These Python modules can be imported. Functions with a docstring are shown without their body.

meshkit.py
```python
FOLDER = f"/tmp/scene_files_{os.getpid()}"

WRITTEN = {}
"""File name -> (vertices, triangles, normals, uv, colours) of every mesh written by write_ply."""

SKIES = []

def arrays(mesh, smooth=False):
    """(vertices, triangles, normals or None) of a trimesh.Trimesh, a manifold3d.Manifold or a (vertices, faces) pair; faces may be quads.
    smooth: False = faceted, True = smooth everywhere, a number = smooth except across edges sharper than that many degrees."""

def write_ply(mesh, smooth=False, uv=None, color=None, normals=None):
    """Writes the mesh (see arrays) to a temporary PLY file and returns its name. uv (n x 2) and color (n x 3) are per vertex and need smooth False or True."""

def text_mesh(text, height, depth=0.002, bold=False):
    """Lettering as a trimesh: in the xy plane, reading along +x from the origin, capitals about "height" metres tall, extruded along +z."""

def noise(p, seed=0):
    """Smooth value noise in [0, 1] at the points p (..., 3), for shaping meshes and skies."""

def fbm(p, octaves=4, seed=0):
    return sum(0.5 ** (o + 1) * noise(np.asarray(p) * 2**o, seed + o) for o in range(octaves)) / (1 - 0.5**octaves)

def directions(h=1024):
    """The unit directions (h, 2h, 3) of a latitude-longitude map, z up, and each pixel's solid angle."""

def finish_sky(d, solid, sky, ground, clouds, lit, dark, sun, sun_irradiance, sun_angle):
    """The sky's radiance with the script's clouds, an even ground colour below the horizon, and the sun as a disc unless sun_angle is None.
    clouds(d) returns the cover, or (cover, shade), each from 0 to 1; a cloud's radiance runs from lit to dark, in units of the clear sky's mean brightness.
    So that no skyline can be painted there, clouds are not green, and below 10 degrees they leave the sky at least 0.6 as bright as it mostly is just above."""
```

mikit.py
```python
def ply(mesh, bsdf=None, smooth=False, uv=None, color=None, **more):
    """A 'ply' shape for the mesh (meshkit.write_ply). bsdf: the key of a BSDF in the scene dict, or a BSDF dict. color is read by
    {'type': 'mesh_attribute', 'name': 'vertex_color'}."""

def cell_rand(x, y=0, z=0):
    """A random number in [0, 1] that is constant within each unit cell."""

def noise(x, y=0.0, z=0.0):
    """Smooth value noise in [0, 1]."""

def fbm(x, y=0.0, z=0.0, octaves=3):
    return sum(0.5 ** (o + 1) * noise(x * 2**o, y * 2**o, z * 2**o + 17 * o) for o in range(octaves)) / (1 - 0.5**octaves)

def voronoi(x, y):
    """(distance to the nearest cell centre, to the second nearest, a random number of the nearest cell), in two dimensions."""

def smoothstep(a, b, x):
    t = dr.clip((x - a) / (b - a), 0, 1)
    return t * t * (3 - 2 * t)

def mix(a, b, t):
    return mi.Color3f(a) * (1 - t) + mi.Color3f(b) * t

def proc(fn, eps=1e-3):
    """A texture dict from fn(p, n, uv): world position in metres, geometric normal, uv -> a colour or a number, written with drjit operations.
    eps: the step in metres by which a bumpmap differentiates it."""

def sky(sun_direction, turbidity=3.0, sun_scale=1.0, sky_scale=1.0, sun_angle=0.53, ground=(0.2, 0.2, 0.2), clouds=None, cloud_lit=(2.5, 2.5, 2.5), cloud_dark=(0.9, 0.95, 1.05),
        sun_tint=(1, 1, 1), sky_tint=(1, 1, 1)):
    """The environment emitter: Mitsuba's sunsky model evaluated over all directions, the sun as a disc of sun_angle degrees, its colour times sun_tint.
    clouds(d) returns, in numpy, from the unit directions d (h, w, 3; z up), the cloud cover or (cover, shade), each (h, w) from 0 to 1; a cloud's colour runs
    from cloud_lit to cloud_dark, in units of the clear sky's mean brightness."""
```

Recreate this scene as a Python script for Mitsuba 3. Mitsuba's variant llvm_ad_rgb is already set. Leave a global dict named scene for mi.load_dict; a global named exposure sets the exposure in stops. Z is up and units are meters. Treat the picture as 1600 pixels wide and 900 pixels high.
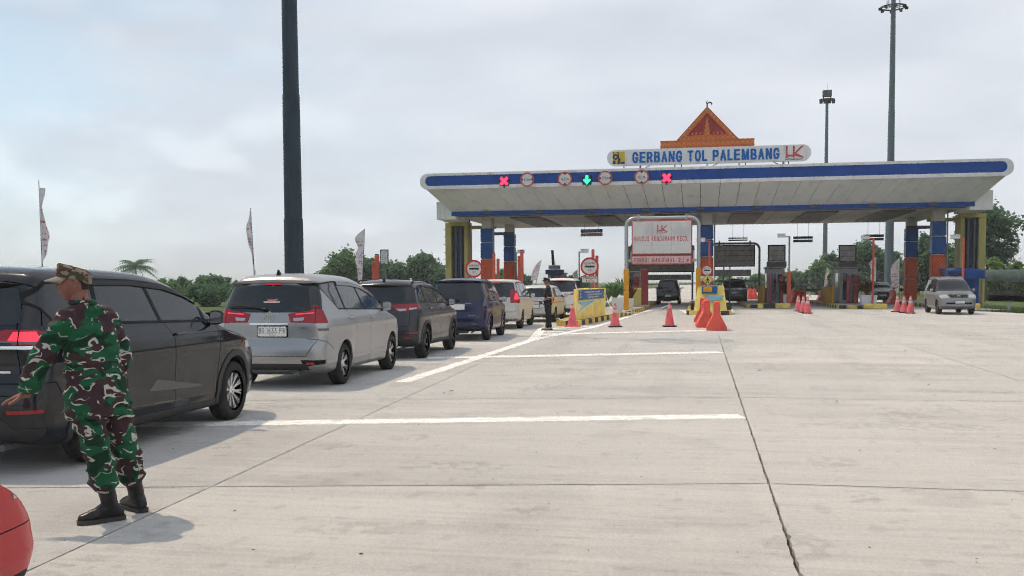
import math, random
import numpy as np
import trimesh, mitsuba as mi, drjit as dr, manifold3d as m3
import mikit, meshkit
from shapely.geometry import Polygon, LineString, Point, box as sbox
from shapely import affinity
from shapely.ops import unary_union
from scipy.interpolate import PchipInterpolator
from scipy.spatial import cKDTree
T4 = mi.ScalarTransform4f
PG = Polygon
random.seed(7)
rng = np.random.default_rng(7)
scene = {'type': 'scene'}
labels = {}

# ------------------------------------------------------------------ camera, sky, exposure
# world: X to the right across the toll plaza, Y along the traffic lanes, Z up, metres
EYE = np.array([0.0, 0.0, 1.62])
FOC, CX, CY = 1550.0, 800.0, 535.0          # focal length and principal point in pixels of a 1600 x 900 picture
VPX, VPY, ROLL = 1094.0, 440.0, 0.0057      # where the lane lines meet, and the tilt of the horizon
_d = np.array([(VPX - CX) / FOC, (VPY - CY) / FOC, 1.0]); _d /= np.linalg.norm(_d)
_u = np.array([-math.sin(ROLL), -math.cos(ROLL), 0.0]); _u[2] = -(_u[0] * _d[0] + _u[1] * _d[1]) / _d[2]; _u /= np.linalg.norm(_u)
CAM = np.stack([np.cross(_d, _u), _d, _u])   # columns: the camera's right, down and forward axes in the world
right, down, fwd = CAM[:, 0], CAM[:, 1], CAM[:, 2]
_m = np.eye(4); _m[:3, 0] = -right; _m[:3, 1] = -down; _m[:3, 2] = fwd; _m[:3, 3] = EYE
scene['camera'] = {
    'type': 'perspective', 'fov_axis': 'x', 'fov': 2 * math.degrees(math.atan(800 / FOC)),
    'principal_point_offset_x': 0.0, 'principal_point_offset_y': 0.5 - CY / 900.0,
    'near_clip': 0.1, 'far_clip': 6000.0, 'to_world': T4(_m.tolist()),
    'medium': {'type': 'ref', 'id': 'haze_air'},
    'film': {'type': 'hdrfilm', 'width': 1024, 'height': 576}, 'sampler': {'type': 'independent', 'sample_count': 64}}
SUN = np.array([-0.77, 0.30, 1.62]); SUN /= np.linalg.norm(SUN)
exposure = 1.17


def clouds(d):
    z = np.maximum(d[..., 2], 0.03)
    q = np.stack([d[..., 0] / (z + 0.16), d[..., 1] / (z + 0.16), np.zeros_like(z)], -1)
    big = meshkit.fbm(q * 0.55 + 3.1, 4, 5)
    mid = meshkit.fbm(q * np.array([1.5, 2.2, 1]) + 7.7, 5, 9)
    d3 = meshkit.fbm(d * np.array([5.0, 5.0, 13.0]) + 1.3, 5, 21)
    low = np.clip(1 - d[..., 2] / 0.30, 0, 1)
    az = np.degrees(np.arctan2(d[..., 0], d[..., 1]))
    left = np.clip((-az - 12) / 26, 0, 1)                       # broken cloud with pale blue between, to the left
    puffs = np.clip((d3 - 0.47) * 6.0, 0, 1)
    cover = np.clip(0.95 - 0.55 * np.clip((big - 0.5) * 4, 0, 1) * (0.15 + 0.35 * left) - left * 0.55 * (1 - puffs) * (1 - 0.5 * low), 0.35, 1)
    q2 = meshkit.fbm(d * np.array([9.0, 9.0, 15.0]) + np.array([.0, .0, .35]) + 4.2, 5, 33)
    q3 = meshkit.fbm(d * np.array([9.0, 9.0, 15.0]) + np.array([.0, .0, .0]) + 4.2, 5, 33)
    heap = np.clip((q3 - 0.50) * 9, 0, 1) * np.clip(1 - d[..., 2] / 0.34, 0, 1) * (0.25 + 0.75 * left)   # heaped cloud, lit from above
    shade = np.clip(0.40 + (mid - 0.5) * 1.15 + (d3 - 0.5) * 0.7 + 0.20 * left - heap * 0.42 - heap * np.clip((q3 - q2) * 5, -.5, .5), 0, 1)
    return cover, shade


scene['sky'] = mikit.sky(SUN, turbidity=4.0, sun_scale=0.8, sky_scale=1.0, clouds=clouds, cloud_lit=(1.78, 1.85, 1.97), cloud_dark=(1.15, 1.225, 1.385),
                         sun_tint=(1.0, 0.98, 0.95), sky_tint=(2.1, 2.03, 1.68), ground=(0.3, 0.29, 0.26))


def ray(u, v):
    return CAM @ np.array([(u - CX) / FOC, (v - CY) / FOC, 1.0])


def G(u, v, z=0.0):          # the point of the ground (or of the level z) that the picture shows at u, v
    r = ray(u, v)
    return EYE + r * ((z - EYE[2]) / r[2])


def at(u, v, Y):             # the point at the distance Y along the lanes
    r = ray(u, v)
    return EYE + r * (Y / r[1])


def px(P):
    c = CAM.T @ (np.asarray(P, float) - EYE)
    return np.array([CX + FOC * c[0] / c[2], CY + FOC * c[1] / c[2]])


# ------------------------------------------------------------------ naming
COUNT = {}


def numbered(key):
    n = COUNT.get(key, 0); COUNT[key] = n + 1
    return key if n == 0 else f'{key}_{n:03d}'


def thing(name, label, cat, group=None):
    k = numbered(name)
    labels[k] = {'label': label, 'category': cat}
    if group: labels[k]['group'] = group
    return k


def put(key, mesh, mat, smooth=False, tw=None, **more):
    """One entry of the scene from a mesh, a ready shape dict, or a list of meshes."""
    if isinstance(mesh, list): mesh = cat(*mesh)
    if isinstance(mesh, dict):
        s = dict(mesh)
        if mat is not None: s['bsdf'] = {'type': 'ref', 'id': mat}
    else:
        s = mikit.ply(mesh, mat, smooth=smooth)
    if tw is not None: s['to_world'] = tw
    s.update(more)
    scene[key] = s
    return key


def part(parent, name, mesh, mat, smooth=False, tw=None, label=None, kind=None, **more):
    k = numbered(parent + '__' + name)
    put(k, mesh, mat, smooth, tw, **more)
    if label or kind:
        labels[k] = {}
        if label: labels[k]['label'] = label
        if kind: labels[k]['kind'] = kind
    return k


def solo(name, mesh, mat, label, category, group=None, smooth=False, tw=None):
    k = thing(name, label, category, group)
    return put(k, mesh, mat, smooth, tw)


def struct(name, mesh, mat, smooth=False, label=None):
    k = numbered(name)
    labels[k] = {'kind': 'structure'}
    if label: labels[k]['label'] = label
    return put(k, mesh, mat, smooth) if mesh is not None else k


# ------------------------------------------------------------------ meshes
def cat(*ms):
    out = []
    for m in ms: out.extend(m if isinstance(m, (list, tuple)) else [m])
    return trimesh.util.concatenate([tm(m) for m in out])


def tm(m):
    if hasattr(m, 'to_mesh'):
        g = m.to_mesh()
        return trimesh.Trimesh(g.vert_properties[:, :3], g.tri_verts, process=False)
    return m


def bx(x0, x1, y0, y1, z0, z1):
    m = trimesh.creation.box((x1 - x0, y1 - y0, z1 - z0)); m.apply_translation(((x0 + x1) / 2, (y0 + y1) / 2, (z0 + z1) / 2))
    return m


def cb(x0, x1, y0, y1, z0, z1, c=0.02):
    """A box with chamfered edges."""
    c = min(c, (x1 - x0) * .45, (y1 - y0) * .45, (z1 - z0) * .45)
    p = []
    for x, sx in ((x0, 1), (x1, -1)):
        for y, sy in ((y0, 1), (y1, -1)):
            for z, sz in ((z0, 1), (z1, -1)):
                p += [(x, y + sy * c, z + sz * c), (x + sx * c, y, z + sz * c), (x + sx * c, y + sy * c, z)]
    return hull(p)


def relax(m, it):
    """Taubin smoothing that leaves stray vertices where they were."""
    m.remove_unreferenced_vertices()
    v0 = np.array(m.vertices); trimesh.smoothing.filter_taubin(m, iterations=it)
    v = np.array(m.vertices); bad = ~(np.linalg.norm(v - v0, axis=1) < .06); v[bad] = v0[bad]; m.vertices = v
    return m


def hull(p):
    return tm(m3.Manifold.hull_points(np.asarray(p, float)))


_SPH = trimesh.creation.icosphere(subdivisions=2).vertices


def shull(*balls, sub=_SPH):
    """The hull of spheres (point, radius)."""
    return m3.Manifold.hull_points(np.vstack([np.asarray(p, float) + r * sub for p, r in balls]))


def tube(path, r, n=10, cap=True):
    path = np.asarray(path, float); k = len(path)
    r = np.broadcast_to(np.asarray(r, float), (k,))
    t = np.gradient(path, axis=0); t /= np.maximum(np.linalg.norm(t, axis=1, keepdims=True), 1e-9)
    ref = np.array([0, 0, 1.0]) if abs(t[0, 2]) < 0.9 else np.array([1.0, 0, 0])
    v, f = [], []
    a = np.linspace(0, 2 * np.pi, n, endpoint=False)
    u = np.cross(t[0], ref); u /= np.linalg.norm(u)
    for i in range(k):
        u = u - t[i] * (u @ t[i]); u /= np.linalg.norm(u)
        w = np.cross(t[i], u)
        v.append(path[i] + r[i] * (np.cos(a)[:, None] * u + np.sin(a)[:, None] * w))
    v = np.vstack(v)
    for i in range(k - 1):
        for j in range(n):
            p, q = i * n + j, i * n + (j + 1) % n
            f += [(p, q, q + n), (p, q + n, p + n)]
    if cap:
        v = np.vstack([v, path[0], path[-1]]); c0, c1 = k * n, k * n + 1
        for j in range(n):
            f += [(c0, (j + 1) % n, j), (c1, (k - 1) * n + j, (k - 1) * n + (j + 1) % n)]
    return trimesh.Trimesh(v, f, process=False)


def rod(a, b, r, n=10, r2=None):
    return tube([a, b], [r, r if r2 is None else r2], n)


def lathe(prof, n=24):
    """A revolved profile of (radius, z) about the z axis."""
    v, f, k = [], [], len(prof)
    for i in range(n):
        a = 2 * np.pi * i / n
        v += [(r * math.cos(a), r * math.sin(a), z) for r, z in prof]
    for i in range(n):
        for j in range(k - 1):
            p, q = i * k + j, ((i + 1) % n) * k + j
            f += [(p, q, q + 1), (p, q + 1, p + 1)]
    m = trimesh.Trimesh(v, f, process=True); m.update_faces(m.nondegenerate_faces()); m.fix_normals()
    return m


def geoms(s):
    return [g for g in getattr(s, 'geoms', [s]) if g.geom_type == 'Polygon' and g.area > 1e-7]


def slab(shape, z0, z1):
    """A flat shape of the ground plan as a slab between two heights."""
    out = []
    for g in geoms(shape):
        m = trimesh.creation.extrude_polygon(g, z1 - z0, engine='earcut'); m.apply_translation((0, 0, z0)); out.append(m)
    return trimesh.util.concatenate(out)


FRONT = np.array([[1, 0, 0, 0], [0, 0, -1, 0], [0, 1, 0, 0], [0, 0, 0, 1.0]])     # a drawing of (x, height) turned to face the camera side, -Y


def plate(shape, d, pos=(0, 0, 0), rot=0.0):
    """A shape drawn in (x, z) as a plate of thickness d whose face looks to -Y."""
    out = []
    for g in geoms(shape):
        m = trimesh.creation.extrude_polygon(g, d, engine='earcut'); m.apply_transform(FRONT); out.append(m)
    m = trimesh.util.concatenate(out)
    if rot: m.apply_transform(trimesh.transformations.rotation_matrix(rot, (0, 1, 0)))
    m.apply_translation(pos)
    return m


def text(s, h, width=None, d=0.006, bold=True, center=True):
    """Lettering facing -Y, starting at (or centred on) the origin, capitals h tall."""
    m = meshkit.text_mesh(s, h, d, bold); m.apply_transform(FRONT)
    b = m.bounds
    if width: m.apply_scale((width / (b[1, 0] - b[0, 0]), 1, 1))
    b = m.bounds
    m.apply_translation((-(b[0, 0] + b[1, 0]) / 2 if center else -b[0, 0], 0, 0))
    return m


def spaced(s, h, width, d=0.006, bold=True, fill=.80, narrow='I1.,'):
    """Lettering with every character set apart, across a given width, centred on the origin."""
    w = [.62 if c == ' ' else .5 if c in narrow else 1.15 if c in 'MW' else 1 for c in s]
    u = width / sum(w); x = -width / 2; out = []
    for c, k in zip(s, w):
        if c != ' ':
            m = meshkit.text_mesh(c, h, d, bold); m.apply_transform(FRONT); b = m.bounds
            m.apply_scale((u * k * (fill if c not in narrow else .55) / (b[1, 0] - b[0, 0]), 1, 1)); b = m.bounds
            m.apply_translation((x + u * k / 2 - (b[0, 0] + b[1, 0]) / 2, 0, 0)); out.append(m)
        x += u * k
    return cat(*out)


def moved(m, x=0, y=0, z=0, rz=0.0):
    m = tm(m).copy()
    if rz: m.apply_transform(trimesh.transformations.rotation_matrix(rz, (0, 0, 1)))
    m.apply_translation((x, y, z))
    return m


def rrect(x0, x1, z0, z1, r):
    return sbox(x0 + r, z0 + r, x1 - r, z1 - r).buffer(r, 6)


def circle(x, z, r, n=12):
    return Point(x, z).buffer(r, n)


# ------------------------------------------------------------------ materials
def M(name, base, rough=0.6, spec=0.3, metal=0.0, coat=0.0, bump=None, bscale=1.0, two=False, **more):
    b = {'type': 'principled', 'base_color': base if isinstance(base, dict) else {'type': 'rgb', 'value': list(base)},
         'roughness': rough, 'metallic': metal, 'specular': spec, **more}
    if coat: b['clearcoat'] = coat; b['clearcoat_gloss'] = 0.95
    if bump is not None:
        b = {'type': 'bumpmap', 'arbitrary': bump, 'scale': bscale, 'bsdf': b}
    if two: b = {'type': 'twosided', 'bsdf': b}
    scene['mat_' + name] = b
    return 'mat_' + name


N, FB, SS, MX = mikit.noise, mikit.fbm, mikit.smoothstep, mikit.mix


def grime(c, amount=0.25, s=3.0):
    """A plain colour with faint blotches of dirt."""
    def fn(p, n, uv):
        k = FB(p.x * s, p.y * s, p.z * s * 0.6, 3)
        return mi.Color3f(*c) * (1 - amount * SS(0.45, 0.75, k))
    return mikit.proc(fn)


def streaked(c, amount=0.2, s=4.0):
    """A painted sheet with the marks that rain leaves running down it."""
    def fn(p, n, uv):
        k = SS(0.50, 0.80, FB(p.x * s, p.y * s, p.z * 0.35, 3)) + 0.5 * SS(0.5, 0.8, FB(p.x * 0.8, p.y * 0.8, p.z * 0.8, 3))
        return mi.Color3f(*c) * (1 - amount * k)
    return mikit.proc(fn)


def concrete_fn(tone, warm, seed):
    def fn(p, n, uv):
        big = FB(p.x * 0.35 + seed, p.y * 0.8, seed, 4)
        broom = FB(p.x * 1.2 + seed, p.y * 26, seed + 3, 2)
        fine = N(p.x * 90, p.y * 150, seed)
        streak = FB(p.x * 0.5 + 7, p.y * 3.0 + seed, 2.0, 4)
        stain = SS(0.60, 0.78, FB(p.x * 1.1 + 20, p.y * 1.7 + seed, 5.0, 4))
        spots = SS(0.80, 0.90, N(p.x * 7 + seed, p.y * 11, 3.0))
        grain = N(p.x * 240, p.y * 240, seed) - 0.5
        oil = SS(0.74, 0.84, N(p.x * 1.7 + seed, p.y * 1.3, 4.0)) * SS(0.45, 0.6, N(p.x * 14, p.y * 14, 6.0))
        wheel = SS(0.55, 0.8, FB(p.x * 1.6 + seed, p.y * 0.07, 9.0, 2))
        k = tone * (0.86 + 0.16 * big + 0.16 * (broom - 0.5) + 0.20 * (fine - 0.5) + 0.16 * grain + 0.12 * (streak - 0.5) - 0.09 * stain - 0.10 * spots - 0.07 * wheel - 0.13 * oil)
        return mi.Color3f(k * (1.0 + 0.02 * warm), k * 0.972, k * (0.92 - 0.02 * warm))
    return mikit.proc(fn)


def concrete_bump(p, n, uv):
    return FB(p.x * 3, p.y * 60, 0.0, 2) * 0.6 + N(p.x * 120, p.y * 120, 2.0) * 0.4


CB = mikit.proc(concrete_bump)
CONC = [M('concrete_a', concrete_fn(0.405, 0.6, 0.0), 0.85, 0.25, bump=CB, bscale=0.0022),
        M('concrete_b', concrete_fn(0.39, 0.2, 31.0), 0.85, 0.25, bump=CB, bscale=0.0022),
        M('concrete_c', concrete_fn(0.415, 0.7, 57.0), 0.85, 0.25, bump=CB, bscale=0.0022)]
JOINT = M('joint', (0.06, 0.055, 0.05), 0.9)
LINE = M('line_paint', mikit.proc(lambda p, n, uv: MX((0.78, 0.77, 0.73), (0.45, 0.43, 0.39), dr.maximum(SS(0.52, 0.72, FB(p.x * 5, p.y * 12, 1.0, 4)) * 0.75, SS(0.60, 0.66, N(p.x * 26, p.y * 30, 8.0)) * 0.45))), 0.6)
ASPH = M('far_pavement', mikit.proc(lambda p, n, uv: mi.Color3f(0.36, 0.345, 0.32) * (0.75 + 0.5 * FB(p.x * 0.3, p.y * 0.12, 0.0, 3))), 0.9)
GRASS = M('grass', mikit.proc(lambda p, n, uv: MX((0.035, 0.06, 0.02), (0.10, 0.115, 0.045), FB(p.x * 0.4, p.y * 0.4, 0.0, 4))), 0.95, 0.1)
STEEL = M('galvanised', mikit.proc(lambda p, n, uv: mi.Color3f(0.42, 0.45, 0.47) * (0.8 + 0.35 * FB(p.x * 4, p.y * 4, p.z * 1.5, 3))), 0.45, metal=0.55)
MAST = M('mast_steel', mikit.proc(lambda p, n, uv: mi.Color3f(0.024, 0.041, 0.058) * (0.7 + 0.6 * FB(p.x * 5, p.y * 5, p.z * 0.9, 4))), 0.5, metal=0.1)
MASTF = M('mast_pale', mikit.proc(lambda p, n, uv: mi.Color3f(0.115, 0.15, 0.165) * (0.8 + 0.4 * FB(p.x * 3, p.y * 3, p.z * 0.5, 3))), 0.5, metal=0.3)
WHITE = M('white_paint', streaked((0.74, 0.74, 0.73), 0.20, 5), 0.45)
PANEL = M('canopy_panel', streaked((0.76, 0.795, 0.82), 0.13, 3), 0.4)
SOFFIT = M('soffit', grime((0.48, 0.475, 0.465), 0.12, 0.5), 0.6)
BLUE = M('canopy_blue', grime((0.004, 0.056, 0.285), 0.15, 1.0), 0.35)
DBLUE = M('dark_blue', grime((0.02, 0.035, 0.10), 0.2, 1.0), 0.4)
COLB = M('column_blue', grime((0.011, 0.075, 0.27), 0.2, 1.5), 0.4)
LETB = M('letter_blue', (0.004, 0.125, 0.44), 0.35)
RED = M('red_paint', (0.55, 0.03, 0.04), 0.45)
PINK = M('faded_red', grime((0.52, 0.10, 0.10), 0.25, 3), 0.55)
POSTR = M('post_orange', grime((0.60, 0.12, 0.07), 0.2, 3), 0.5)
YEL = M('yellow_paint', grime((0.82, 0.64, 0.17), 0.3, 3), 0.55)
YELO = M('post_yellow', grime((0.72, 0.33, 0.02), 0.15, 3), 0.5)
OLIVE = M('pylon_yellow', grime((0.44, 0.385, 0.13), 0.25, 1), 0.55)
BLACKP = M('black_paint', grime((0.035, 0.032, 0.03), -0.8, 4), 0.6)
DARK = M('dark_plastic', (0.018, 0.018, 0.02), 0.5)
GREYP = M('grey_paint', grime((0.25, 0.26, 0.28), 0.25, 2), 0.55)
GREYD = M('grey_dark', grime((0.10, 0.105, 0.115), 0.25, 2), 0.55)
LED = M('led_matrix', mikit.proc(lambda p, n, uv: mi.Color3f(0.22, 0.215, 0.20) * (0.75 + 0.5 * N(p.x * 9, 0.0, p.z * 3))), 0.55)
LIGHTB = M('light_blue', (0.22, 0.48, 0.62), 0.5)
SIGNW = M('sign_white', grime((0.66, 0.64, 0.62), 0.15, 2), 0.4)
SIGNP = M('sign_pink', grime((0.66, 0.42, 0.41), 0.15, 2), 0.4)
KERBC = M('kerb_concrete', grime((0.36, 0.34, 0.31), 0.3, 2), 0.8)
GLASSD = M('dark_window', (0.012, 0.015, 0.018), 0.04, 0.6)
BLK = M('black_text', (0.02, 0.02, 0.02), 0.5)
CONE = M('cone_plastic', grime((0.80, 0.155, 0.165), 0.25, 8), 0.55)
CONES = M('cone_sleeve', grime((0.66, 0.50, 0.48), 0.2, 8), 0.5)
BARR = M('barrier_plastic', grime((0.78, 0.115, 0.08), 0.22, 4), 0.45)
CHROME = M('chrome', (0.78, 0.79, 0.8), 0.12, metal=1.0)
BARK = M('bark', (0.12, 0.10, 0.075), 0.9)
CLOTH = M('flag_cloth', mikit.proc(lambda p, n, uv: mi.Color3f(0.72, 0.67, 0.69) * (0.9 + 0.2 * N(p.x * 6, p.y * 6, p.z * 6))), 0.8, two=True)

# ------------------------------------------------------------------ the ground and the pavement
struct('ground', bx(-2500, 2500, -400, 4500, -0.9, -0.16), GRASS)


def yj(j, X): return 8.12 + 6.03 * j + 0.19 * np.minimum(np.asarray(X) - 0.55, 0)


def xi(i, Y): return 0.55 + 4.5 * i if i >= 0 else 0.55 + 4.3 * i - 0.042 * (np.asarray(Y) - 5.0)


edge_r = [(13.6, 60), (14.2, 55), (16.6, 48), (22, 38), (30, 24), (36, 8), (38, -14)]
plaza_shape = Polygon([(-14.2, -14)] + [(-14.2, 60)] + edge_r)
plaza = struct('concrete_plaza', slab(plaza_shape.buffer(.1), -0.15, -0.035), JOINT)
k = 0
for j in range(-3, 9):
    for i in range(-4, 9):
        ys0 = np.array([float(yj(j, xi(i, 0))), float(yj(j + 1, xi(i, 0)))])
        X0, X1 = lambda Y: float(xi(i, Y)), lambda Y: float(xi(i + 1, Y))
        c = []
        for (fx, jj) in ((X0, j), (X1, j), (X1, j + 1), (X0, j + 1)):
            Y = 8.12 + 6.03 * jj
            for _ in range(4): Y = float(yj(jj, fx(Y)))
            c.append((fx(Y), Y))
        near = c[0][1] < 22 and -9 < c[0][0] < 8
        pts = []
        for a, b, e in zip(c, c[1:] + c[:1], range(4)):
            a, b = np.array(a), np.array(b); L_ = np.linalg.norm(b - a)
            n = int(L_ / (0.09 if near else 3)) + 1
            nrm = np.array([-(b - a)[1], (b - a)[0]]) / L_
            wide = (e == 1 and i == -1) or (e == 3 and i == 0)
            for q in np.arange(n) / n:
                P = a + (b - a) * q
                d = (0.0055 if wide else 0.0055 if e % 2 else 0.0105)
                if near:
                    d += abs(rng.normal()) * (0.0045 if wide else 0.0022)
                    if wide and rng.random() < .06: d += rng.random() * .022
                pts.append(P + nrm * d)
        s = Polygon(pts).buffer(0).intersection(plaza_shape)
        if s.is_empty or s.area < .05: continue
        part(plaza, 'slab', slab(s, -0.13, 0.0), CONC[int(meshkit.noise(np.array([i * 3.7, j * 2.3, 0.5])) * 2.99)])
        k += 1
far = Polygon([(-16, 58.0), (16.5, 58.0), (15, 75), (14, 110), (8.5, 170), (7.5, 600), (-11, 600), (-12, 170), (-18, 110), (-18, 75)])
struct('roadway', slab(far.difference(plaza_shape.buffer(.02)), -0.14, -0.012), ASPH)


def strip(pts, w):
    L_ = LineString(pts); n = max(2, int(L_.length / .12)); c = np.array([L_.interpolate(t * L_.length).coords[0] for t in np.linspace(0, 1, n + 1)])
    t = np.gradient(c, axis=0); t /= np.linalg.norm(t, axis=1, keepdims=True); nn = np.stack([-t[:, 1], t[:, 0]], 1); r_ = np.random.default_rng(int(L_.length * 1000))
    j = lambda: (w / 2 + np.convolve(r_.normal(size=n + 3), [.25, .5, .25], 'valid')[:n + 1] * .016)[:, None]
    return Polygon(np.vstack([c + nn * j(), (c - nn * j())[::-1]])).buffer(0)


def gp(*uv): return [tuple(G(u, v)[:2]) for u, v in uv]


MARKS = struct('road_markings', slab(strip([(-7.4, 10.22), (-5.81, 10.56), (0.50, 12.15)], .37), 0.0, 0.004), LINE, label='white painted lines across and along the concrete lanes')
for pts, w in ((gp((668, 559.5), (1126, 550.5)), .50), (gp((845, 522.5), (1107, 516.5)), .55), (gp((628, 597.5), (832, 531), (930, 510.5), (1002, 488.5), (1030, 480.5)), .25),
               (gp((832, 532), (848, 513)), .30), (gp((846, 514.2), (925, 510.2)), .35), (gp((852, 518.6), (880, 517.8)), .35),
               (gp((1066, 484.5), (1074, 489.0), (1086, 492.2), (1098, 494.2), (1112, 494.2), (1126, 492.4), (1137, 489.0), (1141, 485.5), (1139, 482)), .32)):
    part(MARKS, 'line', slab(strip(pts, w), 0.0005, 0.0045 if w != .35 else .0042), LINE)
# dust, tyre rubber and bits lying about
bits = []
for q in range(380):
    Y = 4.6 + 26 * rng.random() ** 1.8; X = -5.5 + 13 * rng.random() * (1 if Y > 10 else .8)
    if X * 0 + px((X, Y, 0))[0] > 1640: continue
    s_ = rng.uniform(.002, .0075) * (1 + 1.6 * (rng.random() < .08))
    m = trimesh.creation.icosphere(subdivisions=0, radius=s_); m.apply_scale((rng.uniform(.8, 2.4), rng.uniform(.6, 1.3), .35)); m.apply_transform(trimesh.transformations.rotation_matrix(rng.uniform(0, 3), (0, 0, 1)))
    m.apply_translation((X, Y, s_ * .25)); bits.append(m)
kk = put(numbered('litter'), bits, M('litter_bits', (0.07, 0.06, 0.045), 0.9)); labels[kk] = {'kind': 'stuff', 'label': 'small dark leaves and grit scattered on the concrete', 'category': 'litter'}

# grass verge to the right and left
blades_v, blades_f = [], []
for q in range(9000):
    if q < 5200:
        t = rng.random(); e0, e1 = np.array([14.5, 56.0]), np.array([22.5, 37.5])
        P = e0 + (e1 - e0) * t + np.array([.35, .2]) + np.array([.85, .5]) * rng.exponential(1.6)
    else:
        P = np.array([-14.4 - rng.exponential(3), rng.uniform(20, 60)])
    h, a, w = rng.uniform(.06, .30), rng.uniform(0, 6.3), rng.uniform(.012, .03)
    b = np.array([P[0], P[1], -.17]); o = np.array([math.cos(a), math.sin(a), 0])
    i0 = len(blades_v); blades_v += [b - o * w, b + o * w, b + np.array([rng.normal() * .06, rng.normal() * .06, h + .1])]; blades_f.append((i0, i0 + 1, i0 + 2))
BLADE = 'mat_blade'
scene[BLADE] = {'type': 'principledthin', 'base_color': {'type': 'rgb', 'value': [0.09, 0.14, 0.035]}, 'roughness': 0.7, 'diff_trans': 0.6}
kk = put(numbered('grass'), trimesh.Trimesh(blades_v, blades_f, process=False), BLADE); labels[kk] = {'kind': 'stuff', 'label': 'rough grass on the verge beside the concrete', 'category': 'grass'}

# ------------------------------------------------------------------ the toll gate canopy
CAN = thing('toll_gate_canopy', 'long toll gate canopy with blue fascia band and grey sloping panels on coloured columns', 'canopy')
YF, ZB, ZT, XE = 60.0, 7.42, 8.40, 17.15
cap = rrect(-XE, XE, ZB, ZT, .468)
band = rrect(-XE + .34, XE - .34, ZB + .215, ZT - .165, .29)
seams = np.linspace(-XE, XE, 31)
for a, b in zip(seams[:-1], seams[1:]):
    s = cap.difference(band.buffer(.004)).intersection(sbox(a + .006, 0, b - .006, 20))
    for g in geoms(s): part(CAN, 'fascia_panel', plate(g, .12, (0, YF + .12, 0)), WHITE)
part(CAN, 'fascia_band', plate(band, .11, (0, YF + .13, 0)), BLUE)
part(CAN, 'fascia_frame', plate(cap.buffer(-.02), .30, (0, YF + .45, 0)), GREYD)
part(CAN, 'rear_fascia', plate(cap, .3, (0, 80.3, 0)), WHITE)
part(CAN, 'roof', bx(-16.6, 16.6, YF + .46, 79.98, ZB + .03, ZT - .12), GREYP)
YS, ZS, XS = 62.4, 6.20, 15.75           # lower edge of the sloping front panels


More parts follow.
